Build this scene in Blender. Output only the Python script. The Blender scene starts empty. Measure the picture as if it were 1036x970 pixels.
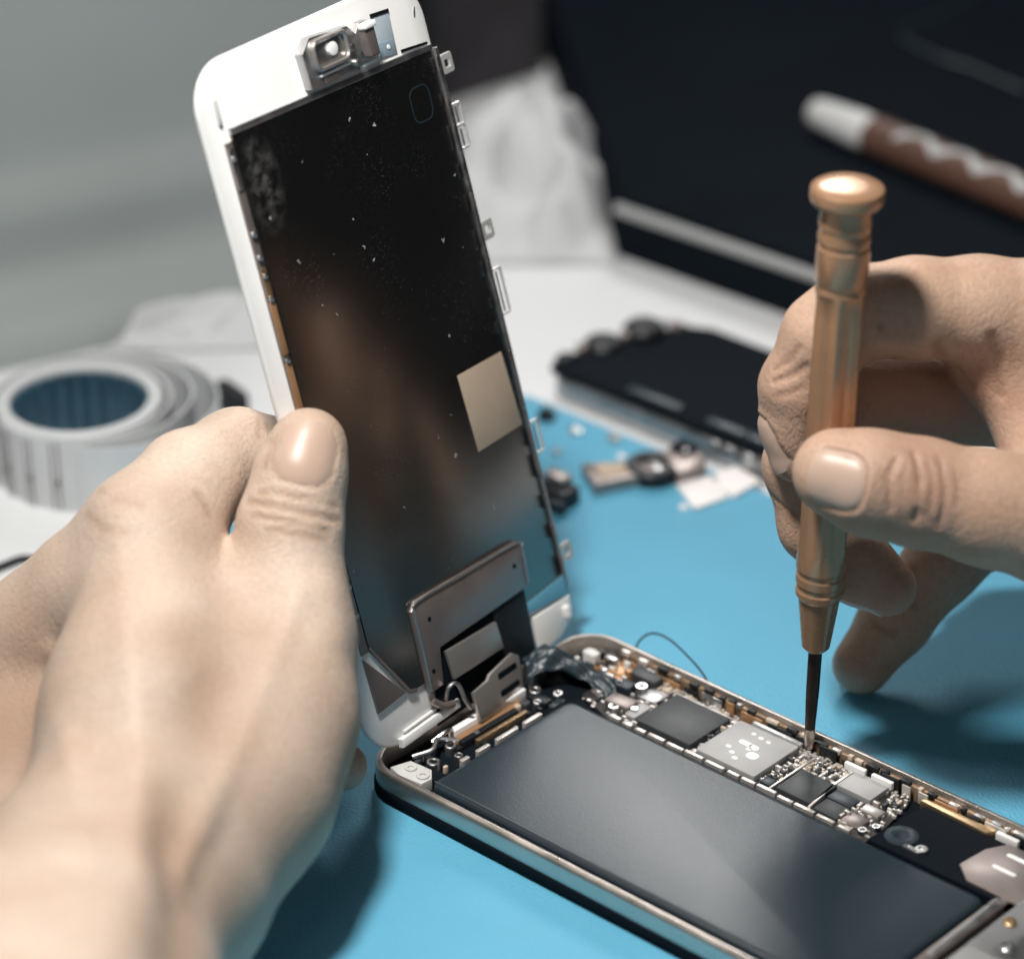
import bpy, bmesh, math, random
import numpy as np
from mathutils import Matrix, Vector

random.seed(7)
rng = np.random.default_rng(11)
SC = bpy.context.scene
COL = SC.collection
CM = 0.01                                   # everything below is written in centimetres

# ------------------------------------------------------------------ camera frame
F_PX = 3290.82
CAM = np.array([37.77337, -36.25608, 35.34441])
CR = np.array([0.7349936, 0.67798171, -0.01118955])
CU = np.array([-0.31722481, 0.35839151, 0.87802275])
CF = np.array([-0.5992936, 0.64179149, -0.47848809])

def at(px, py, depth):
    """point seen at a photograph position, at a given distance"""
    return CAM + (CF + CR * (px - 518) / F_PX + CU * (485 - py) / F_PX) * depth

def onz(px, py, z=0.0):
    d = CF + CR * (px - 518) / F_PX + CU * (485 - py) / F_PX
    return CAM + d * ((z - CAM[2]) / d[2])

# ------------------------------------------------------------------ materials
MATS = {}
def mat(name, color=(.5, .5, .5), rough=.5, metal=0., spec=.5, bump=0., bscale=80., var=0., vscale=30., sss=0., coat=0., trans=0., alpha=1., rvar=0.):
    m = bpy.data.materials.new(name); m.use_nodes = True
    nt = m.node_tree; b = nt.nodes['Principled BSDF']
    b.inputs['Base Color'].default_value = (*color, 1)
    b.inputs['Roughness'].default_value = rough
    b.inputs['Metallic'].default_value = metal
    b.inputs['Specular IOR Level'].default_value = spec
    b.inputs['Coat Weight'].default_value = coat
    b.inputs['Coat Roughness'].default_value = .12
    b.inputs['Transmission Weight'].default_value = trans
    b.inputs['Alpha'].default_value = alpha
    if sss:
        b.inputs['Subsurface Weight'].default_value = sss
        b.inputs['Subsurface Radius'].default_value = (1, .35, .2)
        b.inputs['Subsurface Scale'].default_value = .003
    tc = nt.nodes.new('ShaderNodeTexCoord')
    if var or rvar:
        n = nt.nodes.new('ShaderNodeTexNoise'); n.inputs['Scale'].default_value = vscale
        n.inputs['Detail'].default_value = 5; nt.links.new(tc.outputs['Object'], n.inputs['Vector'])
        if var:
            r = nt.nodes.new('ShaderNodeMapRange')
            r.inputs['From Min'].default_value = .25; r.inputs['From Max'].default_value = .75
            r.inputs['To Min'].default_value = 1 - var; r.inputs['To Max'].default_value = 1 + var
            nt.links.new(n.outputs['Fac'], r.inputs['Value'])
            mx = nt.nodes.new('ShaderNodeVectorMath'); mx.operation = 'SCALE'
            mx.inputs[0].default_value = color
            nt.links.new(r.outputs['Result'], mx.inputs['Scale'])
            nt.links.new(mx.outputs['Vector'], b.inputs['Base Color'])
        if rvar:
            r2 = nt.nodes.new('ShaderNodeMapRange')
            r2.inputs['From Min'].default_value = .3; r2.inputs['From Max'].default_value = .7
            r2.inputs['To Min'].default_value = max(.02, rough - rvar); r2.inputs['To Max'].default_value = rough + rvar
            nt.links.new(n.outputs['Fac'], r2.inputs['Value'])
            nt.links.new(r2.outputs['Result'], b.inputs['Roughness'])
    if bump:
        n2 = nt.nodes.new('ShaderNodeTexNoise'); n2.inputs['Scale'].default_value = bscale * 100
        n2.inputs['Detail'].default_value = 4
        nt.links.new(tc.outputs['Object'], n2.inputs['Vector'])
        bp = nt.nodes.new('ShaderNodeBump'); bp.inputs['Strength'].default_value = bump
        bp.inputs['Distance'].default_value = .0005
        nt.links.new(n2.outputs['Fac'], bp.inputs['Height'])
        nt.links.new(bp.outputs['Normal'], b.inputs['Normal'])
    MATS[name] = m
    return m

mat('mat_blue', (.118, .405, .585), .52, spec=.35, var=.07, vscale=18, bump=.5, bscale=14, rvar=.08)
mat('table_white', (.74, .755, .77), .5, var=.03, vscale=12)
mat('white_plastic', (.82, .82, .81), .32, var=.03, vscale=80)
mat('offwhite', (.62, .62, .60), .4, var=.08, vscale=150)
mat('paper', (.58, .595, .605), .8, var=.04, vscale=40)
mat('pad_white', (.86, .83, .82), .7, var=.03, vscale=200)
mat('black_plastic', (.010, .012, .015), .42, spec=.35, var=.25, vscale=200)
mat('black_matte', (.006, .009, .013), .7, spec=.06)
mat('black_case', (.0055, .0085, .0125), .7, spec=.03, var=.15, vscale=25)
mat('tape_black', (.016, .030, .040), .38, spec=.5, bump=.4, bscale=6)
mat('battery', (.016, .029, .040), .34, spec=.62, var=.08, vscale=90, bump=.10, bscale=30)
mat('chip', (.045, .050, .054), .45, spec=.4, var=.15, vscale=400)
mat('chip_blue', (.022, .032, .042), .4, spec=.4, var=.15, vscale=300)
mat('pcb', (.030, .028, .028), .5, var=.5, vscale=600)
mat('silver', (.66, .66, .66), .34, metal=1., var=.10, vscale=250, rvar=.1)
mat('silver_dull', (.48, .48, .485), .42, metal=1., var=.15, vscale=300, rvar=.1)
mat('shield', (.40, .40, .40), .5, metal=.25, spec=.3, var=.06, vscale=250)
mat('mark', (.93, .93, .92), .5)
mat('solder', (.74, .70, .66), .35, metal=.6, var=.2, vscale=500)
mat('ceramic', (.55, .46, .36), .45, var=.35, vscale=900)
mat('rim_metal', (.60, .54, .49), .34, metal=.9, var=.12, vscale=80, rvar=.1)
mat('copper_flex', (.44, .25, .13), .38, metal=.45, var=.2, vscale=150)
mat('sensor_pad', (.25, .33, .39), .4)
mat('tab_metal', (.60, .59, .57), .4, metal=.4, var=.1, vscale=300)
mat('rail_brown', (.30, .21, .14), .42, metal=.5, var=.35, vscale=220)
mat('gold', (.52, .37, .22), .38, metal=.9, var=.1, vscale=300)
mat('bracket', (.31, .265, .25), .42, metal=.75, var=.08, vscale=150, rvar=.08)
mat('bracket_light', (.50, .47, .45), .38, metal=.8, var=.08, vscale=150)
mat('sticker', (.46, .36, .27), .6, var=.10, vscale=80)
mat('film_blue', (.14, .40, .54), .35, spec=.5)
mat('sensor_blue', (.42, .50, .55), .4)
mat('glassy', (.02, .02, .024), .08, spec=.6)
mat('screwdriver_metal', (.44, .255, .15), .30, metal=.42, spec=.6, var=.07, vscale=60, rvar=.07)
mat('steel_dark', (.045, .035, .030), .38, metal=.55, var=.4, vscale=150)
mat('steel', (.42, .38, .36), .3, metal=1.)
mat('grey_plastic', (.285, .315, .315), .6, var=.10, vscale=9)
mat('charcoal', (.055, .052, .058), .8, spec=.1, var=.25, vscale=30)
mat('trim_silver', (.36, .37, .37), .5, spec=.4)
mat('strip_tape', (.60, .62, .63), .5, var=.05, vscale=60)
mat('core_navy', (.028, .082, .125), .4, var=.3, vscale=120)
mat('line_brown', (.11, .085, .075), .7)
mat('pen_cap', (.66, .67, .67), .45)
mat('nail', (.52, .37, .29), .38, spec=.4, coat=.0, sss=.1, var=.04, vscale=150)
mat('wire_black', (.012, .013, .016), .4)

def panel_material():
    m = mat('panel_black', (.1, .1, .1), .16, metal=1.)
    nt = m.node_tree; b = nt.nodes['Principled BSDF']; L = nt.links
    tc = next(n for n in nt.nodes if n.type == 'TEX_COORD')
    # specks of dust
    v = nt.nodes.new('ShaderNodeTexVoronoi'); v.inputs['Scale'].default_value = 260
    dn = nt.nodes.new('ShaderNodeTexNoise'); dn.inputs['Scale'].default_value = 1500; L.new(tc.outputs['Object'], dn.inputs['Vector'])
    dm = nt.nodes.new('ShaderNodeVectorMath'); dm.operation = 'MULTIPLY_ADD'; dm.inputs[1].default_value = (.0016, .0016, 0)
    L.new(dn.outputs['Color'], dm.inputs[0]); L.new(tc.outputs['Object'], dm.inputs[2]); L.new(dm.outputs[0], v.inputs['Vector'])
    lt = nt.nodes.new('ShaderNodeMath'); lt.operation = 'LESS_THAN'; lt.inputs[1].default_value = .085
    L.new(v.outputs['Distance'], lt.inputs[0])
    n = nt.nodes.new('ShaderNodeTexWhiteNoise'); L.new(v.outputs['Color'], n.inputs['Vector'])
    gt = nt.nodes.new('ShaderNodeMath'); gt.operation = 'GREATER_THAN'; gt.inputs[1].default_value = .72
    L.new(n.outputs['Value'], gt.inputs[0])
    ml = nt.nodes.new('ShaderNodeMath'); ml.operation = 'MULTIPLY'; ml.use_clamp = True
    L.new(lt.outputs[0], ml.inputs[0]); L.new(gt.outputs[0], ml.inputs[1])
    # adhesive residue near the top left corner of the plate
    sub = nt.nodes.new('ShaderNodeVectorMath'); sub.operation = 'SUBTRACT'; sub.inputs[1].default_value = (.0110, .1135, 0)
    L.new(tc.outputs['Object'], sub.inputs[0])
    sc = nt.nodes.new('ShaderNodeVectorMath'); sc.operation = 'MULTIPLY'; sc.inputs[1].default_value = (210, 105, 0)
    L.new(sub.outputs[0], sc.inputs[0])
    ln = nt.nodes.new('ShaderNodeVectorMath'); ln.operation = 'LENGTH'; L.new(sc.outputs[0], ln.inputs[0])
    nz = nt.nodes.new('ShaderNodeTexNoise'); nz.inputs['Scale'].default_value = 420; nz.inputs['Detail'].default_value = 6
    L.new(tc.outputs['Object'], nz.inputs['Vector'])
    s1 = nt.nodes.new('ShaderNodeMapRange'); s1.inputs['From Min'].default_value = 1.15; s1.inputs['From Max'].default_value = .25
    L.new(ln.outputs['Value'], s1.inputs['Value'])
    s2 = nt.nodes.new('ShaderNodeMapRange'); s2.inputs['From Min'].default_value = .40; s2.inputs['From Max'].default_value = .75; s2.inputs['To Max'].default_value = .36
    L.new(nz.outputs['Fac'], s2.inputs['Value'])
    hz = nt.nodes.new('ShaderNodeTexNoise'); hz.inputs['Scale'].default_value = 2600; hz.inputs['Detail'].default_value = 2; L.new(tc.outputs['Object'], hz.inputs['Vector'])
    hb = nt.nodes.new('ShaderNodeTexNoise'); hb.inputs['Scale'].default_value = 60; L.new(tc.outputs['Object'], hb.inputs['Vector'])
    h1_ = nt.nodes.new('ShaderNodeMapRange'); h1_.inputs['From Min'].default_value = .60; h1_.inputs['From Max'].default_value = .74; L.new(hz.outputs['Fac'], h1_.inputs['Value'])
    h2_ = nt.nodes.new('ShaderNodeMapRange'); h2_.inputs['From Min'].default_value = .42; h2_.inputs['From Max'].default_value = .70; h2_.inputs['To Max'].default_value = .16; L.new(hb.outputs['Fac'], h2_.inputs['Value'])
    hm = nt.nodes.new('ShaderNodeMath'); hm.operation = 'MULTIPLY'; L.new(h1_.outputs[0], hm.inputs[0]); L.new(h2_.outputs[0], hm.inputs[1])
    sm = nt.nodes.new('ShaderNodeMath'); sm.operation = 'MULTIPLY'
    L.new(s1.outputs[0], sm.inputs[0]); L.new(s2.outputs[0], sm.inputs[1])
    mxx = nt.nodes.new('ShaderNodeMath'); mxx.operation = 'MAXIMUM'
    L.new(ml.outputs[0], mxx.inputs[0])
    m3 = nt.nodes.new('ShaderNodeMath'); m3.operation = 'MAXIMUM'; L.new(sm.outputs[0], m3.inputs[0]); L.new(hm.outputs[0], m3.inputs[1]); L.new(m3.outputs[0], mxx.inputs[1])
    mx = nt.nodes.new('ShaderNodeMix'); mx.data_type = 'RGBA'
    mx.inputs[6].default_value = (.23, .22, .21, 1); mx.inputs[7].default_value = (.33, .34, .34, 1)
    L.new(mxx.outputs[0], mx.inputs[0]); L.new(mx.outputs[2], b.inputs['Base Color'])
    r = nt.nodes.new('ShaderNodeMapRange'); r.inputs['To Min'].default_value = .24; r.inputs['To Max'].default_value = .7
    L.new(mxx.outputs[0], r.inputs['Value']); L.new(r.outputs[0], b.inputs['Roughness'])
    iv = nt.nodes.new('ShaderNodeMath'); iv.operation = 'SUBTRACT'; iv.inputs[0].default_value = 1; L.new(mxx.outputs[0], iv.inputs[1]); L.new(iv.outputs[0], b.inputs['Metallic'])
panel_material()

def skin_material(name, c1, c2, c3):
    m = mat(name, c1, .54, spec=.36, sss=.22)
    nt = m.node_tree; b = nt.nodes['Principled BSDF']; L = nt.links
    tc = next(n for n in nt.nodes if n.type == 'TEX_COORD')
    n = nt.nodes.new('ShaderNodeTexNoise'); n.inputs['Scale'].default_value = 55; n.inputs['Detail'].default_value = 4
    L.new(tc.outputs['Object'], n.inputs['Vector'])
    r = nt.nodes.new('ShaderNodeValToRGB')
    r.color_ramp.elements[0].position = .3; r.color_ramp.elements[0].color = (*c2, 1)
    r.color_ramp.elements[1].position = .7; r.color_ramp.elements[1].color = (*c1, 1)
    L.new(n.outputs['Fac'], r.inputs['Fac'])
    # fine mottling
    n3 = nt.nodes.new('ShaderNodeTexNoise'); n3.inputs['Scale'].default_value = 900; n3.inputs['Detail'].default_value = 3
    L.new(tc.outputs['Object'], n3.inputs['Vector'])
    mr = nt.nodes.new('ShaderNodeMapRange'); mr.inputs['From Min'].default_value = .3; mr.inputs['From Max'].default_value = .7
    mr.inputs['To Min'].default_value = .92; mr.inputs['To Max'].default_value = 1.05
    L.new(n3.outputs['Fac'], mr.inputs['Value'])
    s = nt.nodes.new('ShaderNodeVectorMath'); s.operation = 'SCALE'
    L.new(r.outputs['Color'], s.inputs[0]); L.new(mr.outputs[0], s.inputs['Scale'])
    # flush of knuckles, creases and finger ends, plus shade painted on sides and hollows
    a = nt.nodes.new('ShaderNodeAttribute'); a.attribute_name = 'redness_and_shade'
    mx = nt.nodes.new('ShaderNodeMix'); mx.data_type = 'RGBA'; mx.inputs[7].default_value = (*c3, 1)
    L.new(a.outputs['Fac'], mx.inputs[0]); L.new(s.outputs['Vector'], mx.inputs[6])
    L.new(mx.outputs[2], b.inputs['Base Color'])
    v = nt.nodes.new('ShaderNodeTexVoronoi'); v.inputs['Scale'].default_value = 1500
    L.new(tc.outputs['Object'], v.inputs['Vector'])
    n2 = nt.nodes.new('ShaderNodeTexNoise'); n2.inputs['Scale'].default_value = 600; n2.inputs['Detail'].default_value = 5
    L.new(tc.outputs['Object'], n2.inputs['Vector'])
    mp = nt.nodes.new('ShaderNodeMapping'); mp.inputs['Scale'].default_value = (1, 1, .55); mp.inputs['Rotation'].default_value = (.5, .3, .6); L.new(tc.outputs['Object'], mp.inputs['Vector'])
    ve = nt.nodes.new('ShaderNodeTexVoronoi'); ve.feature = 'DISTANCE_TO_EDGE'; ve.inputs['Scale'].default_value = 720; L.new(mp.outputs[0], ve.inputs['Vector'])
    vs_ = nt.nodes.new('ShaderNodeMapRange'); vs_.inputs['From Max'].default_value = .12; vs_.inputs['To Max'].default_value = .9; L.new(ve.outputs['Distance'], vs_.inputs['Value'])
    ad0 = nt.nodes.new('ShaderNodeMath'); ad0.operation = 'ADD'; L.new(v.outputs['Distance'], ad0.inputs[0]); L.new(vs_.outputs[0], ad0.inputs[1])
    ad = nt.nodes.new('ShaderNodeMath'); ad.operation = 'ADD'
    L.new(ad0.outputs[0], ad.inputs[0]); L.new(n2.outputs['Fac'], ad.inputs[1])
    bp = nt.nodes.new('ShaderNodeBump'); bp.inputs['Strength'].default_value = .26; bp.inputs['Distance'].default_value = .0003
    L.new(ad.outputs[0], bp.inputs['Height']); L.new(bp.outputs['Normal'], b.inputs['Normal'])
skin_material('skin_left', (.64, .515, .425), (.53, .395, .305), (.36, .225, .15))
skin_material('skin_right', (.565, .39, .29), (.46, .295, .205), (.28, .14, .095))

# ------------------------------------------------------------------ mesh builder
def rrect(w, h, r, n=5):
    r = max(1e-4, min(r, w / 2 - 1e-4, h / 2 - 1e-4)); pts = []
    for cx, cy, a0 in ((w / 2 - r, h / 2 - r, 0), (-w / 2 + r, h / 2 - r, 90), (-w / 2 + r, -h / 2 + r, 180), (w / 2 - r, -h / 2 + r, 270)):
        for i in range(n + 1):
            a = math.radians(a0 + 90 * i / n); pts.append((cx + r * math.cos(a), cy + r * math.sin(a)))
    return pts

def ngon(r, n=20, rx=None):
    return [((rx or r) * math.cos(2 * math.pi * i / n), r * math.sin(2 * math.pi * i / n)) for i in range(n)]

def area2(p):
    return sum(p[i][0] * p[(i + 1) % len(p)][1] - p[(i + 1) % len(p)][0] * p[i][1] for i in range(len(p)))

def inset(p, d):
    n = len(p); out = []
    for i in range(n):
        a = np.array(p[i - 1]); b = np.array(p[i]); c = np.array(p[(i + 1) % n])
        e1 = b - a; e2 = c - b
        e1 = e1 / (np.linalg.norm(e1) + 1e-9); e2 = e2 / (np.linalg.norm(e2) + 1e-9)
        n1 = np.array([-e1[1], e1[0]]); n2 = np.array([-e2[1], e2[0]])
        m = n1 + n2; q = m @ m
        m = m * (2 / max(q, .6)); out.append(tuple(b + m * d))
    return out

class MB:
    def __init__(self): self.v = []; self.f = []
    def add(self, vs, fs, M=None):
        o = len(self.v)
        for v in vs:
            v = Vector(v)
            self.v.append(tuple(M @ v) if M is not None else tuple(v))
        self.f += [tuple(i + o for i in f) for f in fs]
        return self
    def loft(self, loops, cap0=True, cap1=True, M=None, closed=True):
        n = len(loops[0]); vs = [p for l in loops for p in l]; fs = []
        for k in range(len(loops) - 1):
            for i in range(n if closed else n - 1):
                j = (i + 1) % n
                fs.append((k * n + i, k * n + j, (k + 1) * n + j, (k + 1) * n + i))
        if cap0: fs.append(tuple(reversed(range(n))))
        if cap1: fs.append(tuple(range((len(loops) - 1) * n, len(loops) * n)))
        return self.add(vs, fs, M)
    def prism(self, out, z0, z1, ch=.02, c=(0, 0), M=None, bot=0.):
        out = [(x + c[0], y + c[1]) for x, y in out]
        if area2(out) < 0: out = out[::-1]
        L = []
        if bot: L.append([(x, y, z0) for x, y in inset(out, bot)]); L.append([(x, y, z0 + bot) for x, y in out])
        else: L.append([(x, y, z0) for x, y in out])
        if ch:
            L.append([(x, y, z1 - ch) for x, y in out])
            L.append([(x, y, z1 - ch * .3) for x, y in inset(out, ch * .3)])
            L.append([(x, y, z1) for x, y in inset(out, ch)])
        else: L.append([(x, y, z1) for x, y in out])
        return self.loft(L, M=M)
    def box(self, x0, x1, y0, y1, z0, z1, ch=.015, r=.02, M=None):
        return self.prism(rrect(abs(x1 - x0), abs(y1 - y0), r, 2), z0, z1, ch, ((x0 + x1) / 2, (y0 + y1) / 2), M)
    def ring(self, out, inn, z0, z1, ch=.01, c=(0, 0), M=None):
        O = [(x + c[0], y + c[1]) for x, y in out]; I = [(x + c[0], y + c[1]) for x, y in inn]
        L = [[(x, y, z0) for x, y in O], [(x, y, z1 - ch) for x, y in O], [(x, y, z1) for x, y in inset(O, ch)],
             [(x, y, z1) for x, y in inset(I, -ch)], [(x, y, z1 - ch) for x, y in I], [(x, y, z0) for x, y in I]]
        return self.loft(L + [L[0]], False, False, M)
    def tube(self, pts, r, n=8, M=None):
        pts = [np.array(p, float) for p in pts]; loops = []; up = None
        rs = r if hasattr(r, '__len__') else [r] * len(pts)
        for i, p in enumerate(pts):
            t = pts[min(i + 1, len(pts) - 1)] - pts[max(i - 1, 0)]; t /= np.linalg.norm(t)
            if up is None: up = np.array([0, 0, 1.]) if abs(t[2]) < .9 else np.array([1., 0, 0])
            a = np.cross(t, up); a /= np.linalg.norm(a); b = np.cross(a, t); up = b
            loops.append([p + rs[i] * (a * math.cos(2 * math.pi * k / n) + b * math.sin(2 * math.pi * k / n)) for k in range(n)])
        return self.loft(loops, M=M)
    def lathe(self, prof, n=32, M=None, flats=None):
        loops = []
        for r, z in prof:
            loops.append([(r * math.cos(2 * math.pi * i / n), r * math.sin(2 * math.pi * i / n), z) for i in range(n)])
        return self.loft(loops, M=M)
    def sheet(self, G, th, M=None):
        """closed sheet from a grid of points, with thickness th along -normal (approx z)"""
        G = np.array(G, float); a, b, _ = G.shape
        du = np.gradient(G, axis=0); dv = np.gradient(G, axis=1); N = np.cross(du, dv)
        N /= np.linalg.norm(N, axis=2, keepdims=True) + 1e-12
        H = G - N * th; vs = list(G.reshape(-1, 3)) + list(H.reshape(-1, 3)); fs = []; o = a * b
        I = lambda i, j: i * b + j
        for i in range(a - 1):
            for j in range(b - 1):
                fs.append((I(i, j), I(i + 1, j), I(i + 1, j + 1), I(i, j + 1)))
                fs.append((o + I(i, j), o + I(i, j + 1), o + I(i + 1, j + 1), o + I(i + 1, j)))
        for i in range(a - 1):
            fs.append((I(i, 0), o + I(i, 0), o + I(i + 1, 0), I(i + 1, 0)))
            fs.append((I(i, b - 1), I(i + 1, b - 1), o + I(i + 1, b - 1), o + I(i, b - 1)))
        for j in range(b - 1):
            fs.append((I(0, j), I(0, j + 1), o + I(0, j + 1), o + I(0, j)))
            fs.append((I(a - 1, j), o + I(a - 1, j), o + I(a - 1, j + 1), I(a - 1, j + 1)))
        return self.add(vs, fs, M)
    def build(self, name, m, parent=None, smooth=40, loc=None):
        me = bpy.data.meshes.new(name)
        me.from_pydata([(x * CM, y * CM, z * CM) for x, y, z in self.v], [], self.f)
        me.update(); me.validate()
        bm = bmesh.new(); bm.from_mesh(me); bmesh.ops.recalc_face_normals(bm, faces=bm.faces); bm.to_mesh(me); bm.free()
        me.polygons.foreach_set('use_smooth', [True] * len(me.polygons))
        if smooth < 180: me.set_sharp_from_angle(angle=math.radians(smooth))
        me.materials.append(MATS[m] if isinstance(m, str) else m)
        o = bpy.data.objects.new(name, me); COL.objects.link(o)
        if parent is not None: o.parent = parent
        if loc is not None: o.location = [c * CM for c in loc]
        return o

def tag(o, label=None, cat=None, group=None, kind=None):
    if label: o['label'] = label
    if cat: o['category'] = cat
    if group: o['group'] = group
    if kind: o['kind'] = kind
    return o

def empty(name, M=None, loc=None):
    o = bpy.data.objects.new(name, None); COL.objects.link(o); o.empty_display_size = .01
    if M is not None:
        M = M.copy(); M.translation = M.translation * CM; o.matrix_world = M
    if loc is not None: o.location = [c * CM for c in loc]
    return o

def frame(o, x, y, z):
    return Matrix(((x[0], y[0], z[0], o[0]), (x[1], y[1], z[1], o[1]), (x[2], y[2], z[2], o[2]), (0, 0, 0, 1)))

def arc_pts(P, n=8):
    """smooth Catmull-Rom polyline through points"""
    P = [np.array(p, float) for p in P]; Q = [2 * P[0] - P[1]] + P + [2 * P[-1] - P[-2]]; out = []
    for i in range(1, len(Q) - 2):
        for k in range(n):
            t = k / n; a, b, c, d = Q[i - 1], Q[i], Q[i + 1], Q[i + 2]
            out.append(.5 * (2 * b + (c - a) * t + (2 * a - 5 * b + 4 * c - d) * t * t + (3 * b - a - 3 * c + d) * t ** 3))
    out.append(P[-1]); return out

# ------------------------------------------------------------------ setting
t = MB().box(-150, 120, -110, 130, -3.2, -.2, .05, .1).build('table', 'table_white'); tag(t, 'white work table under the blue mat', 'table', kind='structure')

m = MB().prism([(-9.8, -41), (42, -41), (42, 16.6), (3.0, 16.6), (1.2, 15.9), (.2, 14.5), (-8.9, 14.5), (-9.55, 14.25), (-9.8, 13.6)], -.195, 0, .03).build('work_mat', 'mat_blue')
tag(m, 'light blue soft work mat lying on the white table under the opened phone', 'work mat')

# ------------------------------------------------------------------ opened phone: lower body
body = empty('opened_phone')
tag(body, 'opened phone with bare battery and circuit board lying flat on the blue mat', 'phone')
W, Lh, H = 6.7, 13.8, .7
mb = MB()
def bl_(dx, z): return [(x + Lh / 2 - .12, y + W / 2, z) for x, y in rrect(Lh + .24 - 2 * dx, W - 2 * dx, .80 - dx, 9)]
prof = [(.05, .0), (.02, .20), (.0, .26), (.0, .60), (.012, .65), (.04, .685), (.07, .70), (.13, .70), (.15, .67), (.15, .16)]
mb.loft([bl_(d, z) for d, z in prof])
mb.build('housing', 'rim_metal', body)
bp_ = MB(); bp_.loft([bl_(d, z) for d, z in ((.0, .003), (-.035, .05), (-.035, .24), (-.01, .285), (.03, .29))]); bp_.build('shade_band', 'black_matte', body)  # black band added round the foot to deepen the shadow strip
MB().prism(rrect(Lh - .5, W - .5, .7, 6), .165, .20, .01, (Lh / 2, W / 2)).build('inner_tray', 'black_matte', body)

bt = MB()
bt.loft([[(x + 6.27, y + 2.47, z) for x, y in rrect(10.08 - 2 * d, 4.02 - 2 * d, .22 - d * .5, 6)] for d, z in ((.02, .205), (0, .25), (0, .47), (.02, .52), (.06, .545), (.12, .555))])
batt = bt.build('battery', 'battery', body, 60)
MB().box(1.26, 11.26, .55, .60, .5552, .5592, .001, .01).build('seam', 'chip', batt)
MB().box(11.36, 11.62, 1.2, 5.2, .21, .50, .02, .04).build('battery_tape', 'bracket', body)
MB().box(11.40, 11.58, 2.5, 4.9, .502, .512, .004, .03).build('battery_label', 'silver_dull', body)

# circuit board and everything soldered on it
bo = [(2.05, 4.66), (8.45, 4.66), (8.45, 5.3), (8.25, 6.36), (2.2, 6.36), (1.1, 6.2), (1.1, 5.0)]
board = MB().prism(bo, .26, .36, .01).build('circuit_board', 'pcb', body)
def chip(name, x0, x1, y0, y1, m, z1=.47, r=.03, ch=.012, z0=.362, rot=0):
    cx, cy = (x0 + x1) / 2, (y0 + y1) / 2
    M = Matrix.Translation((cx, cy, 0)) @ Matrix.Rotation(rot, 4, 'Z')
    return MB().prism(rrect(x1 - x0, y1 - y0, r, 3), z0, z1, ch, M=M).build(name, m, board)
chip('chip', 2.64, 4.02, 4.86, 6.12, 'chip', .49)
sh = chip('shield_can', 4.20, 5.66, 4.82, 6.20, 'shield', .50, .05)
MB().box(4.46, 5.70, 6.20, 6.33, .362, .55, .03, .03).build('lip', 'silver', sh)
mk = MB()
for (x, y, w, h) in ((4.80, 5.62, .30, .13), (5.02, 5.60, .22, .16), (5.18, 5.36, .26, .22), (4.72, 5.98, .10, .08), (4.92, 5.95, .11, .09), (5.12, 5.93, .10, .08),
                     (4.62, 5.32, .12, .08), (4.80, 5.20, .12, .09), (4.97, 5.08, .13, .09), (4.98, 5.50, .12, .10)):
    mk.prism(rrect(w, h, min(w, h) * .45, 4), .5005, .5045, .001, (x, y))
mk.build('mark', 'mark', sh)
chip('chip', 6.16, 7.00, 4.86, 5.68, 'chip', .47)
chip('shield_can', 7.00, 7.80, 5.66, 6.28, 'shield', .50)
chip('chip', 7.05, 7.62, 5.28, 5.60, 'chip_blue', .44)
chip('chip', 7.10, 7.66, 4.80, 5.24, 'chip', .45)
chip('chip', 7.70, 8.14, 4.84, 5.22, 'bracket', .43)
chip('chip', 7.78, 8.22, 5.34, 5.60, 'bracket_light', .46)
chip('chip', 5.76, 6.02, 4.86, 5.10, 'chip_blue', .43)
chip('connector', 1.42, 2.12, 6.02, 6.32, 'chip', .56, .04)
chip('connector', 1.70, 2.28, 4.98, 5.34, 'bracket', .52, .03, rot=.10)
chip('connector', 1.30, 1.85, 5.50, 5.80, 'chip_blue', .54, .04, rot=.06)
chip('connector', 2.10, 2.52, 5.56, 6.02, 'silver_dull', .46, .04)
chip('connector', 2.28, 2.55, 4.92, 5.46, 'shield', .45, .05)
for (x, y, r, z) in ((2.00, 4.93, .115, .50), (1.98, 5.80, .13, .55), (2.36, 5.14, .08, .50), (8.24, 4.84, .1, .46), (8.36, 5.10, .09, .46)):
    s = MB().lathe([(r, .362), (r, z - .03), (r * .9, z), (r * .5, z), (r * .36, z - .04), (.001, z - .05)], 16, Matrix.Translation((x, y, 0))).build('screw', 'silver', board)
# low solder fences that part the board into cells
def fence(pts, w=.05, z=.44):
    f = MB()
    for (a, b) in zip(pts[:-1], pts[1:]):
        a = np.array(a); b = np.array(b); d = (b - a) / np.linalg.norm(b - a); n_ = np.array([-d[1], d[0]]) * w / 2
        f.prism([tuple(a - n_), tuple(b - n_), tuple(b + n_), tuple(a + n_)], .362, z, .008)
    return f.build('solder_fence', 'solder', board)
xx = 2.1
while xx < 8.1:                               # the row of pads along the battery side
    l = rng.uniform(.22, .5)
    fence([(xx, 4.72), (min(xx + l, 8.2), 4.72)], .085, rng.uniform(.41, .47)); xx += l + rng.uniform(.05, .1)
fence([(6.06, 4.8), (6.06, 6.2)]); fence([(7.04, 4.76), (6.93, 5.62), (6.93, 6.2)], .06, .47)
fence([(2.56, 6.2), (4.02, 6.2)], .04)
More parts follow.
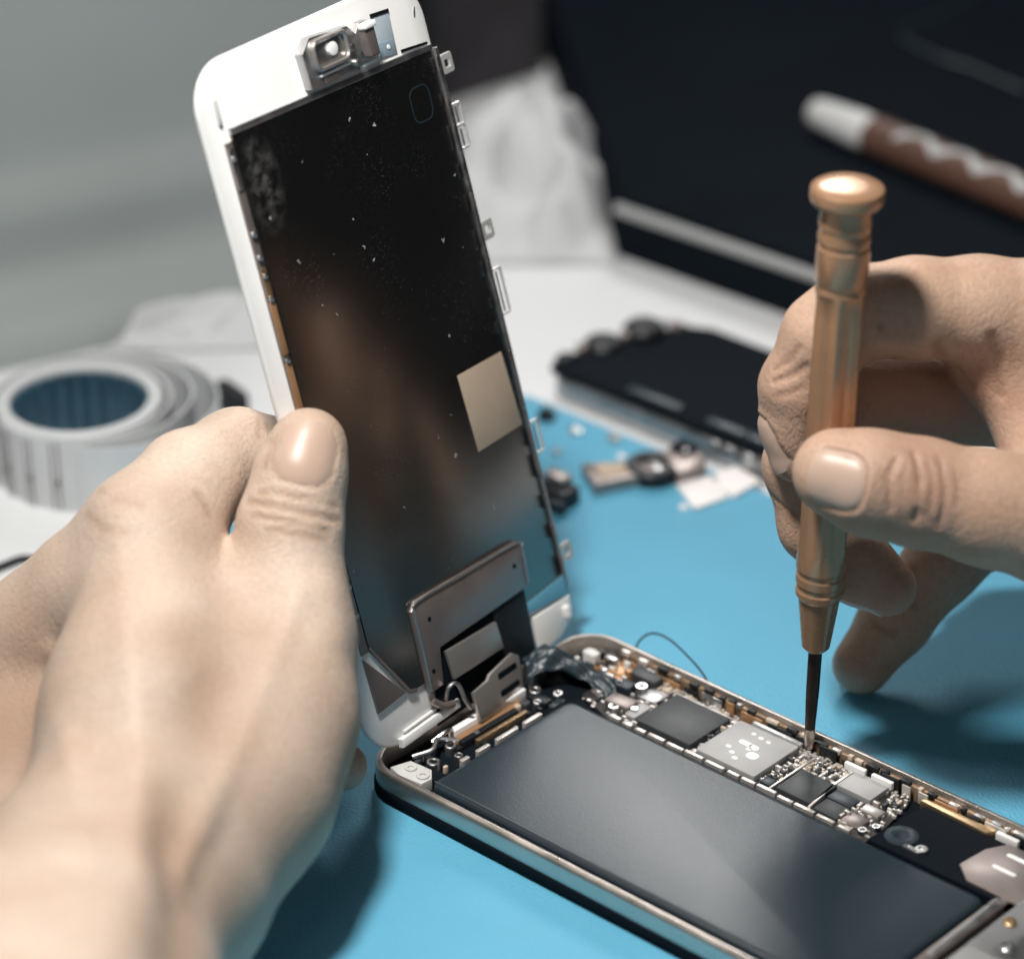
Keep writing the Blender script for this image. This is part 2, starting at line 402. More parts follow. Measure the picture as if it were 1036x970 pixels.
# capacitors and resistors, the largest hundred one by one
capm = [MB() for _ in range(3)]
cm_ = []
for i, mm in enumerate(('ceramic', 'solder', 'chip')):
    me_o = MB().box(-.055, .055, -.03, .03, 0, .07, .008, .012)
    me_o.box(-.062, -.04, -.033, .033, 0, .074, .006, .01); me_o.box(.04, .062, -.033, .033, 0, .074, .006, .01)
    o = me_o.build('capacitor', mm, board); cm_.append(o)
zones = [(6.12, 6.92, 5.74, 6.30, 34), (5.74, 6.03, 5.14, 6.25, 13), (2.66, 3.98, 6.22, 6.34, 10), (4.06, 4.17, 4.84, 6.2, 5), (7.86, 8.3, 5.66, 6.26, 8),
         (2.24, 2.6, 5.46, 5.6, 4), (2.58, 2.64, 4.8, 6.1, 4), (2.2, 2.6, 6.06, 6.3, 8), (7.64, 7.74, 4.84, 5.6, 5), (1.3, 1.6, 5.05, 5.4, 6)]
first = [True] * 3; spots = []
for (x0, x1, y0, y1, n) in zones:
    k = 0; tries = 0
    while k < n and tries < 400:
        tries += 1
        x, y = rng.uniform(x0, x1), rng.uniform(y0, y1)
        if all(abs(x - a) > .11 or abs(y - b) > .07 for a, b in spots): spots.append((x, y)); k += 1
for (x, y) in spots:
    i = int(rng.choice([0, 1, 1, 2]))
    if first[i]: o = cm_[i]; first[i] = False
    else:
        o = cm_[i].copy(); COL.objects.link(o); o.parent = board
    o.location = (x * CM, y * CM, .362 * CM)
    o.rotation_euler = (0, 0, float(rng.choice([0, math.pi / 2]) + rng.normal(0, .05)))
    s = float(rng.uniform(.7, 1.25)); o.scale = (s, s, float(rng.uniform(.8, 1.5)))

fine = MB()
for (x0, x1, y0, y1, n) in [(6.1, 6.95, 5.72, 6.33, 40), (5.72, 6.05, 4.82, 6.3, 30), (2.1, 4.1, 6.12, 6.36, 40), (4.03, 4.19, 4.8, 6.3, 18), (7.65, 8.4, 4.75, 6.3, 34), (1.2, 2.64, 4.75, 6.3, 46), (5.7, 8.2, 6.26, 6.36, 40)]:
    for _ in range(int(n * 1.6)):
        x, y = rng.uniform(x0, x1), rng.uniform(y0, y1); a_, b_ = rng.uniform(.02, .055), rng.uniform(.015, .035)
        fine.box(x - a_, x + a_, y - b_, y + b_, .362, rng.uniform(.375, .43), .006, .008)
fo = fine.build('solder_joint', 'solder', board); fo['kind'] = 'stuff'

# copper and metal rail along the inner right wall
rl = MB().box(.9, 12.9, 6.44, 6.53, .21, .60, .01, .01).build('side_rail', 'rail_brown', body)
x = 1.0
while x < 12.6:
    l = rng.uniform(.18, .6); mm = rng.choice(['silver', 'copper_flex', 'black_plastic', 'solder', 'black_plastic'])
    MB().box(x, x + l, 6.355, 6.395, .36, rng.uniform(.5, .66), .01, .01).build('clip', str(mm), rl)
    x += l + rng.uniform(.06, .2)
x = .9
while x < 12.6:
    l = rng.uniform(.08, .3); mm = rng.choice(['solder', 'black_plastic', 'ceramic', 'black_plastic', 'silver_dull'])
    MB().box(x, x + l, 6.405, 6.50, .56, rng.uniform(.63, .68), .01, .01).build('clip', str(mm), rl)
    x += l + rng.uniform(.05, .3)
for xa in (6.72, 7.36, 10.25, 11.0, 11.7):
    MB().box(xa, xa + .5, 6.24, 6.345, .45, .60, .02, .03).build('contact', 'white_plastic', rl)
MB().box(1.0, 2.5, 6.345, 6.39, .3, .52, .01, .01).build('flex_strip', 'copper_flex', body)
MB().prism([(.55, 5.75), (1.45, 5.95), (1.55, 6.33), (.7, 6.33)], .3, .46, .02).build('flex_strip', 'copper_flex', body)
MB().prism([(8.55, 6.22), (8.60, 6.36), (10.2, 6.36), (10.1, 6.16)], .3, .56, .02).build('flex_strip', 'gold', body)

# black cover at the far end with a loudspeaker plate
cov = MB().prism([(8.52, 4.62), (11.62, 4.62), (11.62, 6.20), (8.66, 6.20)], .21, .50, .04).build('cover', 'black_matte', body)
MB().lathe([(.33, .5), (.33, .515), (.30, .525), (.1, .525), (.08, .515), (.001, .515)], 24, Matrix.Translation((8.95, 5.10, 0)) @ Matrix.Scale(1.0, 4)).build('disc', 'tape_black', cov)
c2 = MB().prism(rrect(.42, .13, .05, 3), .502, .56, .02, M=Matrix.Translation((9.36, 4.86, 0)))
c2.lathe([(.12, .502), (.12, .57), (.07, .575), (.05, .55), (.001, .55)], 16, Matrix.Translation((9.52, 4.94, 0)))
c2.build('bracket', 'silver', cov)
spk = MB().prism([(10.30, 5.05), (10.7, 4.72), (12.1, 4.70), (12.1, 6.15), (10.62, 6.18), (10.38, 5.75)], .504, .545, .015).build('speaker_plate', 'bracket', body)
MB().box(10.78, 11.30, 5.36, 5.46, .546, .556, .004, .05).build('slot', 'mark', spk)
MB().box(10.78, 11.32, 5.82, 5.92, .546, .556, .004, .05).build('slot', 'mark', spk)
blk = MB().prism(rrect(1.62, 5.9, .15, 4), .21, .56, .04, (12.62, 3.35)).build('speaker_module', 'silver_dull', body)
for (x, y) in ((12.05, 4.15), (12.45, 3.5), (12.15, 5.35), (12.3, 4.6)):
    MB().lathe([(.13, .56), (.13, .6), (.11, .615), (.05, .615), (.04, .595), (.001, .595)], 18, Matrix.Translation((x, y, 0))).build('screw', 'gold' if y == 4.15 else 'silver', blk)
MB().box(11.9, 12.9, 2.2, 3.1, .562, .60, .01, .04).build('plate', 'shield', blk)

# hinge end: flex cables, brackets, screw lugs
fx = empty('end_flex'); fx.parent = body
MB().box(.32, .50, 1.95, 4.0, .24, .40, .01, .02).build('flex_strip', 'copper_flex', fx)
MB().box(.53, .66, 2.0, 3.6, .24, .47, .01, .02).build('flex_strip', 'black_plastic', fx)
MB().box(.68, .78, 2.3, 3.75, .24, .42, .01, .02).build('flex_strip', 'gold', fx)
MB().box(.16, .31, 2.1, 4.2, .24, .52, .01, .02).build('flex_strip', 'mark', fx)
for (y0, y1) in ((1.5, 1.72), (1.95, 2.3), (2.5, 3.1), (3.3, 3.8)):
    MB().box(1.02, 1.12, y0, y1, .24, .48, .01, .02).build('contact', 'solder', fx)
for (x, y, r) in ((.70, 1.12, .14), (.55, 1.75, .11), (.42, 4.35, .13), (.75, 4.05, .09), (.90, 1.62, .09), (.85, 4.55, .1)):
    MB().ring(ngon(r, 18), ngon(r * .52, 18), .22, .5, .015, (x, y)).build('screw_lug', 'silver', fx)
br = MB()
br.prism([(.28, .36), (.42, .78), (.95, .82), (1.16, .60), (1.14, .34), (.6, .27)], .3, .56, .02)
br.ring(ngon(.12, 18), ngon(.06, 18), .5, .6, .01, (.62, .58)); br.ring(ngon(.13, 18), ngon(.06, 18), .5, .6, .01, (.98, .54))
br.build('corner_bracket', 'offwhite', fx)
MB().tube(arc_pts([(.3, .95, .5), (.5, 1.3, .58), (.36, 1.6, .62), (.62, 1.9, .56)]), .05, 8).build('contact', 'silver', fx)
MB().tube(arc_pts([(.25, 1.55, .52), (.32, 1.85, .64), (.25, 2.1, .55)]), .05, 8).build('contact', 'silver', fx)
for (x, y, w, h, z, mm) in ((.45, 6.02, .34, .22, .62, 'offwhite'), (.92, 6.10, .30, .16, .64, 'silver'), (1.05, 5.72, .16, .14, .60, 'silver'), (.35, 5.55, .4, .3, .46, 'black_plastic'),
                            (.85, 5.95, .22, .2, .5, 'black_plastic'), (1.25, 6.2, .16, .10, .62, 'offwhite'), (.62, 4.25, .5, .26, .44, 'black_plastic'), (.95, 4.4, .16, .4, .38, 'chip_blue'), (.5, 3.95, .2, .2, .42, 'chip')):
    MB().prism(rrect(w, h, .05, 3), .22, z, .02, (x, y)).build('connector', mm, fx)
for i_ in range(16):
    x, y = rng.uniform(.2, 1.6), rng.uniform(5.55, 6.42); w_, h_ = rng.uniform(.08, .22), rng.uniform(.06, .14)
    MB().prism(rrect(w_, h_, .025, 2), .22, rng.uniform(.46, .63), .015, (x, y)).build('connector', str(rng.choice(['silver_dull', 'black_plastic', 'offwhite', 'copper_flex', 'solder', 'chip'])), fx)
for i_ in range(12):
    x, y = rng.uniform(.15, 1.0), rng.uniform(.9, 4.6); w_, h_ = rng.uniform(.06, .16), rng.uniform(.06, .16)
    MB().prism(rrect(w_, h_, .02, 2), .22, rng.uniform(.34, .52), .012, (x, y)).build('connector', str(rng.choice(['silver_dull', 'black_plastic', 'solder', 'chip', 'ceramic'])), fx)
# wrinkled black tape over the joint
nu, nv = 22, 14; G = np.zeros((nu, nv, 3))
tp = arc_pts([(-.05, 4.55, .86), (.10, 5.05, 1.02), (.55, 5.30, .86), (1.0, 5.45, .66), (1.55, 5.50, .60)], 6)
for i in range(nu):
    c = np.array(tp[min(i, len(tp) - 1)]) if i < len(tp) else np.array(tp[-1])
    c = np.array(tp[int(round(i * (len(tp) - 1) / (nu - 1)))])
    for j in range(nv):
        v = j / (nv - 1) - .5
        wv = .40 + .10 * math.sin(i * .45)
        G[i, j] = c + np.array([v * wv * 1.4, -v * wv * 1.1, -.55 * abs(v) + .05 * math.sin(i * 1.1 + j * .9) + .04 * math.sin(j * 1.7 - i * .6)])
MB().sheet(G, .02).build('black_tape', 'tape_black', body, 180)
MB().tube(arc_pts([(1.18, 6.55, .5), (1.06, 6.75, .74), (1.22, 6.98, .93), (1.66, 7.02, .95), (2.30, 6.92, .80), (2.78, 6.76, .70), (3.2, 6.52, .60)], 8), .022, 8).build('wire', 'wire_black', body, 180)

# ------------------------------------------------------------------ opened phone: raised screen
SO = np.array([0.2, 0.0126, 0.7424]); SX = np.array([-0.12138173, 0.99252608, -0.01258828]); SY = np.array([-0.27761971, -0.02177032, 0.96044435])
SX /= np.linalg.norm(SX); SY -= SX * (SX @ SY); SY /= np.linalg.norm(SY); SN = np.cross(SX, SY)
scr = empty('phone_screen', frame(SO, SX, SY, SN))
tag(scr, 'white framed phone screen held upright, showing its black metal back plate', 'phone screen')
fr = MB()
def so(d): return rrect(6.7 - 2 * d, 13.8 - 2 * d, .95 - d, 10)
fr.loft([[(x + 3.35, y + 6.9, z) for x, y in so(d)] for d, z in ((.06, -.15), (.015, -.13), (0, -.10), (0, -.05), (.02, -.015), (.05, 0))])
frame_o = fr.build('front_frame', 'white_plastic', scr)
MB().prism([(.78, -.02), (2.62, -.02), (2.62, .16), (.78, .16)], .004, .14, .03).build('ridge', 'white_plastic', frame_o)
MB().prism([(.98, .20), (2.4, .20), (2.4, .25), (.98, .25)], .004, .07, .015).build('ridge', 'white_plastic', frame_o)
MB().prism(rrect(.10, .5, .045, 4), .002, .05, .02, (.45, 12.9)).build('ridge', 'offwhite', frame_o)
MB().prism([(5.40, -.16), (6.1, -.10), (6.50, .06), (6.64, .30), (6.66, .58), (5.40, .64)], .004, .09, .03).build('corner_block', 'white_plastic', frame_o)
MB().prism(rrect(.16, .30, .06, 4), .004, .20, .04, (6.42, .32)).build('corner_lug', 'white_plastic', frame_o)

pl = [(.62, 12.40), (.62, 2.12), (1.42, .86), (5.28, .62), (5.28, 1.02), (6.62, 1.10), (6.62, 12.22)]
panel = MB().prism(pl, .002, .06, .02).build('back_plate', 'panel_black', scr, 30)
MB().prism([(.62, 12.405), (.62, 12.53), (6.60, 12.35), (6.60, 12.225)], .002, .075, .02).build('lip', 'silver_dull', panel)
MB().ring(rrect(.62, .72, .2, 5), rrect(.56, .66, .17, 5), .0605, .0625, .001, (5.9, 11.35)).build('imprint', 'tape_black', panel)
# copper flex down the left side
st = MB().prism([(.40, 2.1), (.60, 2.1), (.60, 12.3), (.42, 12.3)], .002, .05, .01).build('side_flex', 'bracket', scr)
for (a, b, mm) in ((11.4, 12.2, 'silver_dull'), (8.2, 9.25, 'copper_flex'), (6.9, 8.05, 'copper_flex'), (5.3, 6.75, 'copper_flex'), (3.6, 5.2, 'copper_flex'), (9.35, 9.9, 'gold')):
    MB().box(.43, .585, a, b, .051, .075, .01, .03).build('segment', mm, st)
for b in (12.0, 10.55, 10.1, 9.75, 9.3, 8.1, 6.82, 5.25, 3.5, 2.9):
    MB().lathe([(.06, .05), (.06, .10), (.03, .12), (.001, .12)], 10, Matrix.Translation((.50, b, 0))).build('contact', 'silver', st)
MB().prism([(.40, 2.02), (1.30, .92), (.42, .88)], .004, .07, .02).build('corner_plate', 'bracket', scr)
MB().prism([(.60, 2.16), (.64, 2.18), (1.42, .92), (1.62, .86), (1.58, .80), (1.36, .86)], .062, .085, .008).build('edge_strip', 'bracket', scr)
# metal rail, screw tabs and spring clips on the right side
rail = MB().box(6.63, 6.74, .75, 12.25, -.02, .10, .02, .02).build('side_rail', 'silver_dull', scr)
y_ = 1.0
while y_ < 12:
    l = rng.uniform(.2, .6); MB().box(6.60, 6.66, y_, y_ + l, .101, .125, .005, .01).build('spring', 'silver' if rng.random() < .5 else 'bracket', rail); y_ += l + rng.uniform(.2, .5)
for b in (11.86, 8.43, 1.45):
    tb = MB().ring(rrect(.36, .40, .06, 4), [(.085 * x, .085 * y) for x, y in [(p[0] / .18 * .9, p[1] / .20 * .9) for p in rrect(.36, .40, .06, 4)]], .02, .08, .012, (6.92, b))
    tb.build('screw_tab', 'tab_metal', scr)
for (b0, b1) in ((10.62, 11.05), (10.15, 10.60), (6.68, 7.62), (3.68, 4.35)):
    MB().tube([(6.74, b0, .04), (6.98, b0, .06), (7.0, b0 + .04, .06), (7.0, b1 - .04, .06), (6.98, b1, .06), (6.74, b1, .04)], .03, 6).build('spring_clip', 'tab_metal', scr)
    MB().tube([(6.84, b0 + .06, .07), (6.84, b1 - .06, .07)], .022, 6).build('spring_clip', 'bracket', scr)
MB().prism([(4.97, 6.06), (6.42, 6.02), (6.52, 4.42), (5.04, 4.42)][::-1], .062, .072, .003).build('sticker', 'sticker', scr)
# home key bracket and the connectors below it
bk = MB().prism([(1.86, .62), (2.30, .62), (2.46, 1.34), (5.46, 1.34), (5.54, 2.10), (5.40, 2.34), (2.12, 2.50), (1.92, 2.34)], .064, .15, .03).build('key_bracket', 'bracket', scr)
MB().tube(arc_pts([(1.90, .66, .15), (1.95, 1.5, .16), (1.98, 2.28, .16), (2.14, 2.47, .16), (3.5, 2.40, .16), (5.36, 2.31, .16), (5.49, 2.10, .16), (5.44, 1.40, .15)], 5), .022, 6).build('edge_bead', 'silver', bk)
for (x, y) in ((2.35, 2.0), (5.15, 1.9), (2.10, 1.0)):
    MB().lathe([(.05, .15), (.05, .157), (.001, .157)], 12, Matrix.Translation((x, y, 0))).build('screw_hole', 'black_matte', bk)
MB().prism([(4.30, -.45), (5.22, -.35), (5.32, 1.30), (4.22, 1.30)], .066, .10, .01).build('ribbon_cable', 'black_plastic', scr)
MB().prism([(1.9, -.1), (4.3, -.2), (4.3, 1.3), (2.3, 1.3)], .060, .075, .005).build('ribbon_cable', 'black_matte', scr)
MB().prism([(2.54, .62), (4.16, .56), (4.12, 1.14), (2.50, 1.24)], .16, .24, .02).build('connector_plate', 'bracket_light', scr)
cp = MB().prism([(2.72, -.34), (4.16, -.56), (4.28, .34), (4.10, .48), (3.30, .38), (3.20, .30), (2.70, .26)], .40, .47, .02).build('connector_plate', 'bracket_light', scr)
for (x, y, a) in ((3.82, .22, -.02), (3.78, -.14, -.02)):
    MB().prism(rrect(.62, .13, .05, 4), .471, .476, .001, M=Matrix.Translation((x, y, 0)) @ Matrix.Rotation(a, 4, 'Z')).build('slot', 'black_matte', cp)
MB().prism([(2.72, -.36), (4.14, -.58), (4.14, -.50), (2.72, -.28)], .10, .44, .01).build('flange', 'silver', cp)
MB().tube(arc_pts([(2.25, .30, .12), (2.32, .55, .22), (2.50, .55, .30), (2.56, .18, .34), (2.64, -.05, .36)], 5), .045, 8).build('latch', 'silver_dull', scr)
MB().tube(arc_pts([(1.9, .45, .10), (2.1, .25, .18), (2.35, .18, .20)], 5), .08, 8).build('latch', 'bracket', scr)
MB().prism([(4.42, -.55), (4.62, .12), (5.0, -.38), (4.7, -.62)], .35, .46, .04).build('latch', 'silver', scr)
MB().prism([(5.30, .76), (6.70, .62), (6.72, 1.06), (5.30, 1.00)], .064, .074, .003).build('film', 'film_blue', scr)
# front camera, sensor and their bracket at the top edge
cam = MB().prism([(2.86, 12.56), (4.30, 12.52), (4.42, 12.80), (4.80, 12.78), (4.84, 13.34), (4.55, 13.36), (4.40, 13.20), (4.22, 13.40), (3.10, 13.50), (2.82, 13.25)], .004, .20, .04).build('camera_bracket', 'silver_dull', scr)
MB().ring(rrect(1.05, .62, .18, 5), rrect(.86, .44, .12, 5), .20, .33, .03, (3.52, 13.12)).build('lens_ring', 'bracket_light', cam)
MB().prism(rrect(.84, .42, .11, 5), .20, .26, .02, (3.52, 13.12)).build('lens', 'silver', cam)
MB().lathe([(.13, .26), (.13, .30), (.09, .31), (.001, .31)], 18, Matrix.Translation((3.58, 13.14, 0))).build('lens', 'mark', cam)
MB().prism(rrect(.9, .05, .02, 3), .20, .27, .01, (3.55, 12.74)).build('ridge', 'mark', cam)
MB().prism(rrect(.4, .22, .05, 3), .20, .25, .02, (3.4, 12.66)).build('connector', 'bracket', cam)
MB().prism(rrect(.30, .62, .06, 4), .20, .38, .05, (4.62, 12.98)).build('connector', 'bracket', cam)
MB().prism(rrect(.36, .12, .04, 4), .25, .42, .03, (4.62, 13.28)).build('ridge', 'mark', cam)
for (x, y) in ((4.25, 12.66), (4.18, 12.98)):
    MB().lathe([(.07, .2), (.07, .25), (.03, .26), (.001, .26)], 14, Matrix.Translation((x, y, 0))).build('screw', 'silver', cam)
MB().prism(rrect(.5, .06, .02, 2), .004, .05, .01, (4.75, 12.52)).build('connector', 'mark', scr)
sn = MB().prism([(5.12, 12.5), (5.62, 12.46), (5.66, 13.30), (5.14, 13.34)], .003, .02, .004).build('sensor_flex', 'sensor_blue', scr)
MB().prism([(5.10, 13.30), (5.66, 13.26), (5.66, 13.33), (5.10, 13.37)], .021, .035, .004).build('edge', 'black_plastic', sn)
MB().prism([(5.13, 12.5), (5.61, 12.47), (5.61, 12.74), (5.13, 12.78)], .021, .028, .003).build('pad', 'sensor_pad', sn)
MB().lathe([(.045, .028), (.045, .04), (.001, .045)], 12, Matrix.Translation((5.4, 12.64, 0))).build('dot', 'mark', sn)
MB().prism([(5.75, 12.42), (6.55, 12.36), (6.55, 12.41), (5.75, 12.48)], .003, .02, .003).build('slot', 'black_matte', scr)
for (x, y, a) in ((6.05, 13.55, .2), (6.4, 13.05, -.3)):
    MB().prism(rrect(.04, .2, .015, 2), .001, .012, .003, M=Matrix.Translation((x, y, 0)) @ Matrix.Rotation(a, 4, 'Z')).build('notch', 'silver_dull', scr)

# ------------------------------------------------------------------ screwdriver
TIP = at(818, 757, 63.2)
# top of the tool on its sight line, tool leaning a little
TOP = at(858, 186, 57.35)
AX = TOP - TIP; LEN = np.linalg.norm(AX); AX /= LEN
sx = np.cross(AX, CF); sx /= np.linalg.norm(sx); sy = np.cross(AX, sx)
sd = empty('screwdriver', frame(TIP, sx, sy, AX))
tag(sd, 'copper coloured precision screwdriver standing upright with its tip on the circuit board', 'screwdriver')
k = LEN / 571.0                                  # photograph steps along the axis
zz = lambda py: (757 - py) * k
def hexl(r, z, n=120, depth=.0):
    out = []
    for i in range(n):
        a = 2 * math.pi * i / n; b = (math.degrees(a) + 38) % 60 - 30
        q = min(r, (r - depth) / math.cos(math.radians(b)))
        if depth > .06: q -= .022 * math.exp(-(b / 8) ** 2)
        out.append((q * math.cos(a), q * math.sin(a), z))
    return out
h = MB()
L = []
for py, r, d in ((648, .20, 0), (644, .27, 0), (600, .38, 0), (592, .40, 0), (588, .46, 0), (583, .465, 0), (581, .44, 0), (577, .44, 0), (575, .47, 0), (568, .47, 0), (566, .45, 0), (562, .45, 0), (560, .48, 0), (550, .48, 0),
                 (540, .50, .065), (420, .505, .065), (310, .49, .065), (290, .47, .05), (284, .47, 0), (281, .45, 0), (278, .45, 0), (275, .48, 0), (250, .485, 0), (244, .48, 0), (242, .455, 0), (239, .455, 0), (237, .48, 0), (232, .48, 0), (229, .455, 0), (226, .455, 0), (223, .48, 0), (212, .46, 0), (206, .47, 0)):
    L.append(hexl(r, zz(py), 120, d))
h.loft(L); h.build('handle', 'screwdriver_metal', sd, 25)
MB().lathe([(.45, zz(208)), (.50, zz(206)), (.61, zz(203)), (.655, zz(200.5)), (.668, zz(198)), (.668, zz(192)), (.655, zz(189.5)), (.60, zz(187.8)), (.30, zz(186.6)), (.001, zz(186.3))], 40).build('cap', 'screwdriver_metal', sd, 30)
sh_ = MB(); sh_.lathe([(.125, zz(700)), (.13, zz(690)), (.135, zz(646))], 20); sh_.lathe([(.10, zz(735)), (.125, zz(699.5)), (.12, zz(699))], 20)
sh_.build('shaft', 'steel_dark', sd, 40)
MB().loft([[(x, y, z) for x, y in rrect(2 * a, 2 * b, .02, 2)] for a, b, z in ((.075, .035, 0.0), (.10, .06, .25), (.10, .10, zz(734)))]).build('blade', 'steel', sd, 40)

# ------------------------------------------------------------------ hands: one smooth skin per hand
def smin(a, b, k):
    h = np.clip(.5 + .5 * (b - a) / k, 0, 1)
    return b * (1 - h) + a * h - k * h * (1 - h)

def cone(P, a, b, ra, rb):
    ab = b - a; q = P - a
    h = np.clip((q @ ab) / (ab @ ab), 0, 1)
    d = q - h[:, None] * ab
    return np.sqrt((d * d).sum(1)) - (ra + (rb - ra) * h)

def polyline_dist(P, pts):
    best = None
    for a, b in zip(pts[:-1], pts[1:]):
        d = cone(P, a, b, 0., 0.); best = d if best is None else np.minimum(best, d)
    return best

class Hand:
    def __init__(self): self.palm = []; self.fingers = []; self.ops = []; self.flat = []
    def base(self, P):
        d = None
        for (a, b, ra, rb) in self.palm:
            e = cone(P, a, b, ra, rb); d = e if d is None else smin(d, e, .9)
        out = d
        for ch, kk, kf in self.fingers:
            f = None
            for (a, b, ra, rb) in ch:
                e = cone(P, a, b, ra, rb); f = e if f is None else smin(f, e, kf)
            out = np.minimum(out, smin(d, f, kk))
        return out
    def sdf(self, P):
        d = self.base(P)
        for pts, w, h in self.ops:
            lo = np.min(pts, 0) - 3 * w; hi = np.max(pts, 0) + 3 * w
            msk = ((P > lo) & (P < hi)).all(1)
            if msk.any():
                q = polyline_dist(P[msk], pts); d[msk] += h * np.exp(-(q / w) ** 2)
        return d
    def grad(self, p, e=.04):
        o = np.eye(3) * e; P = np.concatenate([p + o, p - o]); s = self.sdf(P); g = s[:3] - s[3:]
        return g / np.linalg.norm(g)
    def cast(self, o, d, tmax=80., t0=0.):
        t = t0
        for _ in range(160):
            s = self.sdf((o + d * t)[None])[0]
            if s < .004: return o + d * t
            t += max(s * .7, .004)
            if t > tmax: return None
        return o + d * t
    def pix(self, px, py):
        d = CF + CR * (px - 518) / F_PX + CU * (485 - py) / F_PX; d /= np.linalg.norm(d)
        return self.cast(CAM, d, 90., 40.)
    def groove(self, pix, w, h):
        pts = [p for p in (self.pix(*q) for q in pix) if p is not None]
        if len(pts) > 1: self.ops.append((np.array(pts), w, h))
    def bump(self, pix, w, h): self.groove(pix, w, -h)

def chain(pts):
    q = [(at(x, y, d), r) for x, y, d, r in pts]
    return [(a[0], b[0], a[1], b[1]) for a, b in zip(q[:-1], q[1:])]

def surface(hand, lo, hi, vox):
    lo = np.array(lo); n = np.ceil((np.array(hi) - lo) / vox).astype(int) // 4 * 4 + 5
    ax = [lo[i] + vox * np.arange(n[i]) for i in range(3)]
    cx = [a[::4] for a in ax]
    g = np.stack(np.meshgrid(*cx, indexing='ij'), -1).reshape(-1, 3)
    c = hand.base(g).reshape([len(a) for a in cx])
    near = np.abs(c) < vox * 4 * 1.05 + .05
    D = np.kron(np.sign(c), np.ones((4, 4, 4)))[:n[0], :n[1], :n[2]].astype(np.float32)
    Nm = np.kron(near, np.ones((4, 4, 4), bool))
    # grow by the cell a sample belongs to
    pad = np.zeros_like(near); pad[:] = near
    for axis in range(3):
        for s in (-1, 1):
            pad |= np.roll(near, s, axis)
    Nm = np.kron(pad, np.ones((4, 4, 4), bool))[:n[0], :n[1], :n[2]]
    if Nm.shape != tuple(n): raise RuntimeError((Nm.shape, n))
    idx = np.argwhere(Nm)
    for s in range(0, len(idx), 400000):
        q = idx[s:s + 400000]; D[q[:, 0], q[:, 1], q[:, 2]] = hand.sdf(lo + q * vox)
    # surface nets
    ins = D < 0
    e = np.zeros([m - 1 for m in n], int)
    for dx in (0, 1):
        for dy in (0, 1):
            for dz in (0, 1):
                e += ins[dx:n[0] - 1 + dx, dy:n[1] - 1 + dy, dz:n[2] - 1 + dz]
    act = (e > 0) & (e < 8); cells = np.argwhere(act); vid = -np.ones(act.shape, int); vid[act] = np.arange(len(cells))
    acc = np.zeros((len(cells), 3)); cnt = np.zeros(len(cells))
    cor = [(a, b, c_) for a in (0, 1) for b in (0, 1) for c_ in (0, 1)]
    for p in cor:
        for axis in range(3):
            if p[axis] == 0:
                q = list(p); q[axis] = 1
                va = D[cells[:, 0] + p[0], cells[:, 1] + p[1], cells[:, 2] + p[2]]; vb = D[cells[:, 0] + q[0], cells[:, 1] + q[1], cells[:, 2] + q[2]]
                cr = (va < 0) != (vb < 0); t_ = np.where(cr, va / np.where(cr, va - vb, 1), 0)
                pt = np.array(p, float)[None] + t_[:, None] * (np.array(q, float) - np.array(p, float))[None]
                acc += np.where(cr[:, None], pt, 0); cnt += cr
    V = lo + (cells + acc / np.maximum(cnt, 1)[:, None]) * vox
    F = []
    for axis in range(3):
        b_, c_ = (axis + 1) % 3, (axis + 2) % 3
        sl = [slice(0, n[0]), slice(0, n[1]), slice(0, n[2])]
        s0 = list(sl); s1 = list(sl); s0[axis] = slice(0, n[axis] - 1); s1[axis] = slice(1, n[axis])
        A = ins[tuple(s0)]; B = ins[tuple(s1)]
        E = np.argwhere(A != B)
        E = E[(E[:, b_] > 0) & (E[:, c_] > 0) & (E[:, b_] < n[b_] - 1) & (E[:, c_] < n[c_] - 1)]
        o1 = np.zeros(3, int); o1[b_] = 1; o2 = np.zeros(3, int); o2[c_] = 1
        q = [vid[tuple((E - o).T)] for o in (o1 * 0, o1, o1 + o2, o2)]
        Q = np.stack(q, 1); flip = A[tuple(E.T)]
        Q[~flip] = Q[~flip][:, ::-1]
        F.append(Q[(Q >= 0).all(1)])
    return V, np.concatenate(F)

def nail(hand, c, along, L_, Wd, lift=.014):
    """nail plate laid on the finger: c surface point, along towards the tip; also sinks the fold of skin round it"""
    N = hand.grad(c, .12); U = along - N * (along @ N); U /= np.linalg.norm(U); V = np.cross(N, U)
    nu, nv = 17, 15; G = np.zeros((nu, nv, 3)); rim = []
    for i in range(nu):
        u = i / (nu - 1) * 2 - 1
        for j in range(nv):
            v = j / (nv - 1) * 2 - 1
            wu = (1 - max(0., -u - .3) ** 2 * .55) * (1 - max(0., u - .55) ** 2 * .9)
            p = c + U * (u * L_ / 2 * (1 - .14 * v * v * (1 if u < 0 else .8))) + V * (v * Wd / 2 * wu)
            q = hand.cast(p + N * .9, -N, 2.2)
            if q is None: q = p
            G[i, j] = q + N * (lift * (1 - v * v) + (.02 * max(u, 0)) - (.03 if abs(v) > .95 or u < -.95 else 0))
    rim = [G[i, 0] for i in range(nu - 4, -1, -1)] + [G[0, j] for j in range(1, nv)] + [G[i, -1] for i in range(1, nu - 3)]
    for _ in range(2):
        K = G.copy(); K[1:-1, 1:-1] = .5 * G[1:-1, 1:-1] + .125 * (G[:-2, 1:-1] + G[2:, 1:-1] + G[1:-1, :-2] + G[1:-1, 2:]); G = K
    rim = np.array(rim); out = rim + (rim - G.mean((0, 1))) / (np.linalg.norm(rim - G.mean((0, 1)), axis=1, keepdims=True)) * .10
    return G, [(rim, .05, .04), (out, .07, -.018)]

def nail_mesh(G, parent):
    return MB().sheet(G, .05).build('nail', 'nail', parent, 60)

